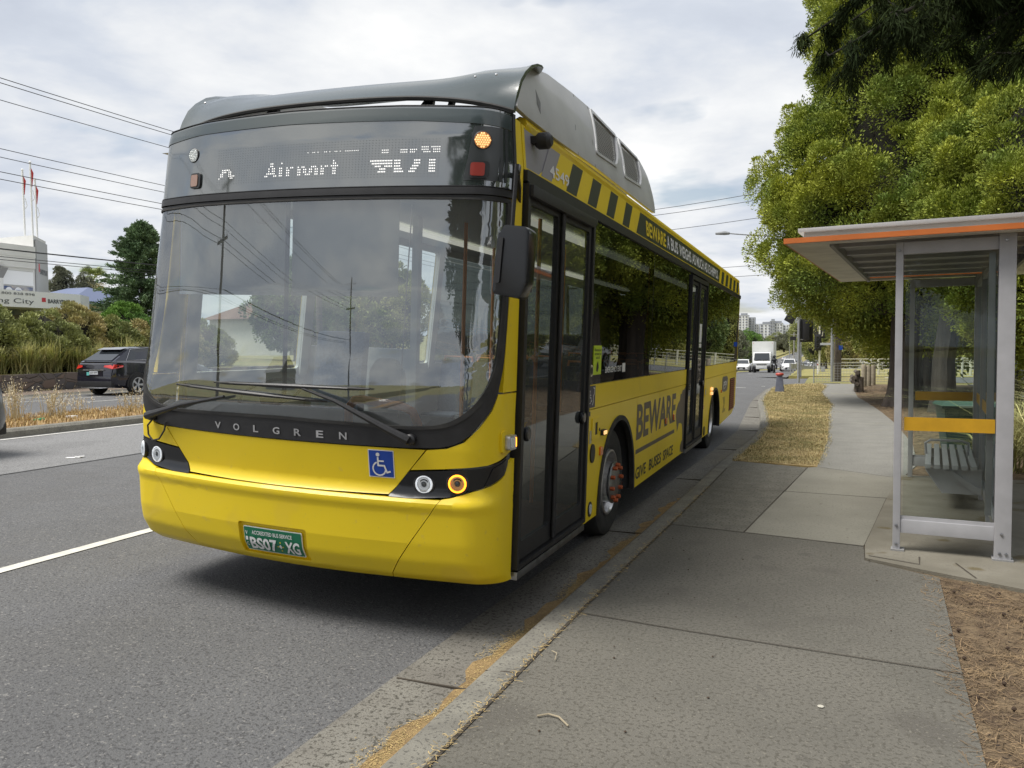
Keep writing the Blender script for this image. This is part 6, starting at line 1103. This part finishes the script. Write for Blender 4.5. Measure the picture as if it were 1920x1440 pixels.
for (z, x) in ((.36, -.12), (.28, .0), (.66, .02), (.48, -.1)): MB().lathe([(.001, -.25), (.07, -.25), (.07, 1.6), (.001, 1.6)], (x-.02, .1, z), 'Y', 12).build('log_rail', TIM, lb)
for i, (x, y) in enumerate(((1.35, 33.5), (1.55, 34.4), (1.75, 35.2), (1.45, 36.2))):
    tag(MB().lathe([(.10, -.1), (.10, .75), (.07, .8), (.001, .8)], (x, y, 0), n=12).build('timber_post', mat('pale_timber', (.30, .26, .19), .9, var=.3)), ('nearest', 'second nearest', 'third', 'farthest')[i]+' of the pale timber posts by the cypress trunk', 'post', 'pale timber posts')
lp = thing('street_lamp', (-1.30, 44.6, -.05), 'grey street lamp with a long outreach arm above the intersection', 'street lamp'); MB().tube([(0, 0, 0), (0, 0, 6.9), (-.5, -.1, 7.35), (-2.6, -.7, 7.5), (-3.6, -1.0, 7.6)], [.09, .06, .05, .035, .03], 10).build('pole', STL, lp); MB().tube([(-3.5, -.98, 7.6), (-3.75, -1.05, 7.62), (-4.2, -1.18, 7.60)], [.07, .11, .06], 8).build('lamp_head', STL, lp)
gs = thing('road_sign', (5.1, 42.5, -.05), 'small white square road sign seen through the shelter glass', 'sign'); MB().tube([(0, 0, 0), (0, 0, 1.3)], .03).build('post', STL, gs); MB().b2((-.2, -.02, .95), (.2, .0, 1.35)).build('sign_face', WHITEV, gs, bevel=.008)
# poles and wires across the road
def tpole(x, y, lab, h=11.5):
    t = thing('utility_pole', (x, y, .6), lab, 'pole', 'timber poles across the road'); MB().tube([(0, 0, -.8), (0, 0, h)], [.18, .12], 10).build('pole', TIM, t)
    for z, w_ in ((h-.6, 2.2), (h-2.4, 1.6), (h-4.3, 2.0)):
        MB().box((0, .12, z), (w_, .1, .12)).build('crossarm', TIM, t)
        for s_ in (-.45, .45, -.22, .22): MB().lathe([(.03, 0), (.05, .06), (.03, .14), (.001, .15)], (w_*s_, .12, z+.06), n=8).build('insulator', WHITEV, t)
for y, lab in ((-52, 'timber pole across the road farthest behind the viewer'), (-13, 'timber pole reflected in the windscreen'), (36, 'timber pole across the road hidden by the bus'), (80, 'timber pole across the road beyond the intersection')): tpole(-25.2, y, lab)
WIRE = mat('dark_cable', (.035, .035, .038), .6); k = 0
for (x, z, r) in ((-24.9, 10.5, .014), (-24.95, 10.36, .014), (-25.4, 9.95, .013), (-25.0, 8.25, .013), (-25.3, 8.05, .013), (-25.0, 7.50, .014), (-25.4, 7.35, .014), (-25.1, 5.02, .028), (-26.2, 4.9, .014), (-26.2, 4.8, .014)):
    pts = []
    for a, b_ in ((-52, -13), (-13, 36), (36, 80)):
        for t_ in np.linspace(0, 1, 13)[(0 if a == -52 else 1):]: pts.append((x, a+(b_-a)*t_, z-1.6*t_*(1-t_)+(.30 if a == -13 else .3)))
    tag(MB().tube(pts, r, 4).build('overhead_wire', WIRE), ('topmost', 'second from top', 'third from top', 'upper one of the middle pair', 'lower one of the middle pair', 'fourth lowest', 'third lowest bare', 'thick lowest', 'thin telephone upper', 'thin telephone lower')[k]+' wire crossing the sky left of the bus', 'cable', 'overhead wires'); k += 1
for a, b_, lab in (((-12, 39.0, 8.05), (2.5, 38.0, 9.2), 'upper wire of the pair above the bus rear'), ((-12, 39.0, 7.8), (2.5, 38.0, 8.85), 'lower wire of the pair above the bus rear'), ((-12, 39, 7.05), (2.5, 38, 8.0), 'single wire between bus roof cover and cypress'), ((-30, 62, 7.2), (8, 60, 7.9), 'far wire just over the bus rear roof'), ((-30, 62, 6.6), (8, 60, 7.1), 'lowest far wire over the bus rear')):
    A, B = Vector(a), Vector(b_); tag(MB().tube([tuple(A.lerp(B, t_)-Vector((0, 0, .8*t_*(1-t_)))) for t_ in np.linspace(0, 1, 9)], .014 if a[1] < 50 else .02, 4).build('overhead_wire', WIRE), lab, 'cable', 'overhead wires')
for (x, y, h, lab) in ((-17.2, 423, 18, 'left pole of the pair on the far hill'), (-15.5, 430, 17, 'right pole of the pair on the far hill'), (-22, 314, 9.5, 'thin pole above the truck box'), (-11.8, 330, 12, 'pole just left of the near traffic signal')):
    t = thing('utility_pole', (x, y, D(y)), lab, 'pole', 'poles on the far hill'); MB().tube([(0, 0, 0), (0, 0, h)], .22, 6).build('pole', mat('pale_pole', (.30, .29, .27), .8), t); MB().box((0, 0, h-.8), (2.6, .2, .2)).build('crossarm', MATS['pale_pole'], t)
# ------------------------------------------------------------ buildings
WH = mat('white_render_wall', (.70, .70, .68), .8, col2=(.62, .62, .60), vscale=.6); WH2 = mat('sign_white', (.80, .81, .82), .5); CHT = mat('charcoal_lettering', (.07, .08, .09), .5)
ab = thing('office_building', (-40.5, 20, .9), 'white two-storey office building with sign canopy at the left edge', 'building')
MB().b2((-8, -14, 0), (0, 11.4, 5.85)).build('wall', WH, ab); MB().b2((-8, -14, 5.85), (.12, 11.42, 6.45)).b2((.0, -14, 5.25), (.10, 11.4, 5.85)).build('parapet', WH, ab)
MB().add([(0, 11.4, 0), (-1.7, 13.5, 0), (-8, 13.5, 0), (-8, 11.4, 0), (0, 11.4, 7.1), (-1.7, 13.5, 7.1), (-8, 13.5, 7.1), (-8, 11.4, 7.1)], [(0, 1, 2, 3), (4, 5, 6, 7), (0, 1, 5, 4), (1, 2, 6, 5), (2, 3, 7, 6), (3, 0, 4, 7)]).build('corner_tower', WH, ab, smooth=False)
ux = Vector((-1.7, 2.1, 0)).normalized(); un = Vector((ux.y, -ux.x, 0))
def cm(u, v, o): p = Vector((0, 11.4, 0))+ux*u+un*(.03+o); return (p.x, p.y, v)
pnl = patch('tower_sign', rect(.15, 2.55, 3.6, 6.9), cm, mat('pale_grey_panel', (.40, .41, .42), .5), ab, .08, .08, None); patch('sign_logo', rect(.5, .75, 5.15, 5.6), cm, mat('logo_red', (.55, .04, .06), .5), pnl, .085, .004, None); text('sign_text', 'BARRYPLANT', .8, 2.4, 5.05, 5.35, cm, CHT, pnl, .09, .03)
for z in (1.6, 2.6):
    for u in (.7, 1.7): patch('window', rect(u, u+.35, z, z+.75), cm, CGL, ab, .01, .02, None)
fm2 = lambda u, v, o: (.02+o, u, v)
for a in (-1.2, 2.6, 6.5, 9.45):
    MB().b2((.02, a-.20, 0), (.22, a+.0, 5.1)).build('column', WH, ab); MB().add([(.02, a-.2, 4.6), (.02, a, 4.6), (.22, a, 4.6), (.22, a-.2, 4.6), (.02, a-.38, 5.15), (.02, a+.18, 5.15), (.4, a+.18, 5.15), (.4, a-.38, 5.15)], [(0, 1, 2, 3), (4, 5, 6, 7), (0, 1, 5, 4), (1, 2, 6, 5), (2, 3, 7, 6), (3, 0, 4, 7)]).build('rain_head', mat('rainwater_grey', (.22, .22, .22), .6), ab)
def poster_mat():
    return mat('poster_blue_collage', (.05, .09, .22), .4, col2=(.42, .40, .38), vscale=1.6, detail=8, speck=[(5, (.50, .42, .34), .6)])
for a, b_ in ((-1.1, 2.3), (2.7, 6.2)): patch('window_panel', rect(a+.1, b_, 3.35, 4.25+.85), fm2, WH2, ab, .03, .02, None); patch('window_poster', rect(a+.1, b_, 1.9, 4.2), fm2, poster_mat(), ab, .03, .02, None)
patch('window_panel', rect(6.55, 9.2, 4.3, 5.05), fm2, WH2, ab, .03, .02, None); patch('window_poster', rect(6.55, 9.0, 2.6, 4.2), fm2, poster_mat(), ab, .03, .02, None); w1_ = patch('window_panel', rect(6.6, 8.8, 2.9, 4.1, .1), fm2, WH2, ab, .04, .01, None)
text('sign_text', 'BARRYPLANT', 6.0, 8.55, 4.55, 4.80, fm2, CHT, w1_, .06, .0); text('sign_text', 'Sold', 6.9, 8.4, 3.75, 3.98, fm2, CHT, w1_, .06); text('sign_text', 'in 2024!', 6.9, 8.65, 3.42, 3.62, fm2, CHT, w1_, .06)
patch('window_panel', rect(9.5, 11.3, 4.3, 5.05), fm2, WH2, ab, .03, .02, None); pw = patch('window_poster', rect(9.55, 11.25, 2.7, 4.22), fm2, poster_mat(), ab, .04, .02, None)
for (u, v) in ((9.85, 3.9), (10.38, 3.92), (9.86, 3.3), (10.40, 3.30)):
    patch('poster_disc', circ(u, v, .22, 18, .26), fm2, WH2, pw, .06, .004, None)
    for k in range(3): patch('poster_line', rect(u-.12, u+.12, v+.08-.09*k, v+.12-.09*k), fm2, BLU, pw, .066, .002, None)
for (u, v, a, b_) in ((10.8, 3.4, .12, .5), (11.05, 3.7, .1, .3)): patch('poster_patch', rect(u, u+a, v, v+b_), fm2, WH2, pw, .062, .002, None)
cb = MB().b2((0, -12, 3.0), (2.1, 12.5, 3.85)).build('sign_canopy', WH2, ab); fm3 = lambda u, v, o: (2.1+o, u, v)
MB().add([(2.1, 12.5, 3.0), (1.0, 14.0, 3.0), (0, 14, 3.0), (0, 12.5, 3.0), (2.1, 12.5, 3.85), (1.0, 14.0, 3.85), (0, 14, 3.85), (0, 12.5, 3.85)], [(0, 1, 2, 3), (4, 5, 6, 7), (0, 1, 5, 4), (1, 2, 6, 5), (2, 3, 7, 6), (3, 0, 4, 7)]).build('canopy_end', WH2, ab)
patch('sign_logo', rect(10.15, 10.38, 3.33, 3.55), fm3, MATS['logo_red'], cb, .01, .004, None); text('sign_text', 'BARRYPLANT', 10.5, 12.15, 3.28, 3.50, fm3, CHT, cb, .012, .03)
text('sign_text', 'please call 1800 838 898', 6.2, 9.75, 3.58, 3.74, fm3, CHT, cb, .012); text('sign_text', 'your rising City', 5.4, 9.7, 3.12, 3.44, fm3, CHT, cb, .012)
text('sign_text', 'SALES', .25, .75, 3.35, 3.5, lambda u, v, o: (2.11-u*.62, 12.5+u*.8, v), CHT, cb, .01); text('sign_text', 'RENTALS', .95, 1.6, 3.2, 3.35, lambda u, v, o: (2.11-u*.62, 12.5+u*.8, v), CHT, cb, .01)
for (x, y) in ((1.8, 12.3), (1.1, 13.6), (1.8, 8), (1.8, 3)): MB().tube([(x, y, 0), (x, y, 3.0)], .12, 10).build('canopy_post', mat('rainwater_grey', (0, 0, 0)), ab)
MB().b2((-.02, -14, 0), (.01, 11.3, 2.9)).build('ground_floor', mat('taupe_render', (.23, .20, .185), .8), ab)
for (x, y, h, lab) in ((-1.0, 11.7, 10.75, 0), (-.9, 12.1, 11.25, 0), (-1.2, 12.6, 10.4, 0)):
    fp = MB().tube([(x, y, 6.2), (x-.05, y, h)], .05, 8).lathe([(.001, .0), (.09, .05), (.001, .12)], (x-.05, y, h), n=8).build('flagpole', WHITEV, ab); MB().add([(x, y+.0, h-.25), (x+.03, y+.14, h-.55), (x+.02, y+.05, h-1.3), (x, y+.0, h-1.4)], [(0, 1, 2, 3)]).build('flag', mat('flag_red', (.5, .05, .05), .8), fp)
    MB().tube([(x+.02, y+.06, h-1.5), (x+.03, y+.16, h-1.9), (x+.02, y+.05, h-2.1)], .02, 5).build('halyard', WHITEV, fp)
hs_ = thing('house', (-52.5, 45.5, 2.2), 'cream house with a blue-grey metal hip roof behind the sign canopy', 'house'); MB().b2((-4, -4, 0), (2.3, 3, 2.9)).build('wall', mat('cream_wall', (.52, .49, .36), .8), hs_)
MB().add([(-4.6, -4.6, 2.9), (2.9, -4.6, 2.9), (2.9, 3.6, 2.9), (-4.6, 3.6, 2.9), (-2, -.5, 4.3), (.2, -.5, 4.3)], [(0, 1, 5, 4), (1, 2, 5), (2, 3, 4, 5), (3, 0, 4), (0, 1, 2, 3)]).build('roof', mat('blue_metal_roof', (.13, .16, .26), .5, .2), hs_, smooth=False); MB().b2((-4.6, -4.66, 2.78), (2.96, -4.58, 2.92)).build('gutter', mat('blue_metal_roof', (0, 0, 0)), hs_)
ga = mat('distant_white_render', (.72, .74, .78), .8); gb_ = mat('distant_grey_render', (.36, .38, .42), .8); gw = mat('distant_window', (.17, .18, .22), .4)
def tower(x, y, w_, dp, z0, z1, floors, cols, lab, top=True, rz=0, mat_=ga, dark=()):
    t = thing('apartment_tower', (x, y, 0), lab, 'building', 'apartment blocks on the skyline', rz); MB().b2((-w_/2, 0, z0), (w_/2, dp, z1)).build('wall', mat_, t)
    if top: MB().b2((-w_*.30, dp*.2, z1), (w_*.34, dp*.8, z1+3)).b2((-w_/2-.4, -.4, z1-.8), (w_/2+.4, dp, z1)).build('roof_plant', gb_, t)
    for d_ in dark: MB().b2((d_[0]*w_, -.5, z0), (d_[1]*w_, -.02, z1-.5)).build('dark_bay', gb_, t)
    fh = (z1-z0-2)/floors; n_ = 0
    for i in range(floors):
        for j in range(cols):
            if n_ >= 100: break
            xx = -w_/2+(j+.5)*w_/cols; ww_ = w_/cols*(.34 if (j % 2) else .55); MB().b2((xx-ww_/2, -.75, z0+1+i*fh+fh*.3), (xx+ww_/2, -.05, z0+1+i*fh+fh*.78)).build('window', gw, t); n_ += 1
    return t
tower(-117, 1250, 14, 20, 0, 50, 12, 3, 'tall white apartment tower just right of the bus rear'); tower(-106, 1262, 9, 20, 0, 47, 12, 2, 'grey wing adjoining the tallest tower', False, mat_=gb_)
tower(-99.5, 1270, 7, 15, 0, 37, 9, 2, 'small pale block between the two main towers', False)
tower(-86, 1270, 17, 20, 0, 37, 8, 3, 'white left wing of the broad apartment block', mat_=ga); tower(-76, 1266, 7, 18, 0, 41, 8, 2, 'dark centre bay of the broad apartment block', mat_=gb_); tower(-68, 1272, 12, 18, 0, 38, 8, 3, 'white right wing of the broad apartment block', mat_=ga); tower(-58, 1290, 8, 14, 0, 36, 8, 2, 'paler stepped end of the broad apartment block', False, mat_=ga); tower(-47, 1330, 12, 14, 0, 38, 7, 3, 'distant pale block peeking above the signal', False, mat_=ga)
ws2 = thing('white_shed', (3.2, 97, -1.9), 'low white gabled shed behind the fence left of the cypress trunk', 'building'); MB().b2((-2, 0, 0), (3, 5, 1.8)).build('wall', ga, ws2); MB().prism([(-2.4, 1.9), (-2.3, 2.6), (-1.2, 2.75), (3.4, 1.5), (3.4, 1.3)], 'Y', -.4, 5.4).build('roof', WH2, ws2)
nb_ = thing('house', (-44, 56, 1.2), 'pale house behind the bus seen through its far windows', 'house'); MB().b2((-4, -3, 0), (4, 3, 3)).build('wall', WH, nb_); MB().add([(-4.5, -3.5, 3), (4.5, -3.5, 3), (4.5, 3.5, 3), (-4.5, 3.5, 3), (-2, 0, 4.6), (2, 0, 4.6)], [(0, 1, 5, 4), (1, 2, 5), (2, 3, 4, 5), (3, 0, 4)]).build('roof', mat('brown_tile_roof', (.16, .09, .06), .8), nb_, smooth=False)
for i, (x, y) in enumerate(((-62, -75),)):
    h_ = thing('house', (x, y, .9), 'dark roofed house across the road far behind the viewer', 'house'); MB().b2((-4, -5, 0), (3, 5, 2.8)).build('wall', mat('grey_house_wall', (.28, .27, .26), .9), h_); MB().prism([(-5.6, 2.8), (5.6, 2.8), (0, 4.9)], 'X', -4.4, 3.4).build('roof', mat('slate_roof', (.08, .08, .085)), h_)
print('objects', len(bpy.data.objects), 'polys', sum(len(m.polygons) for m in bpy.data.meshes))
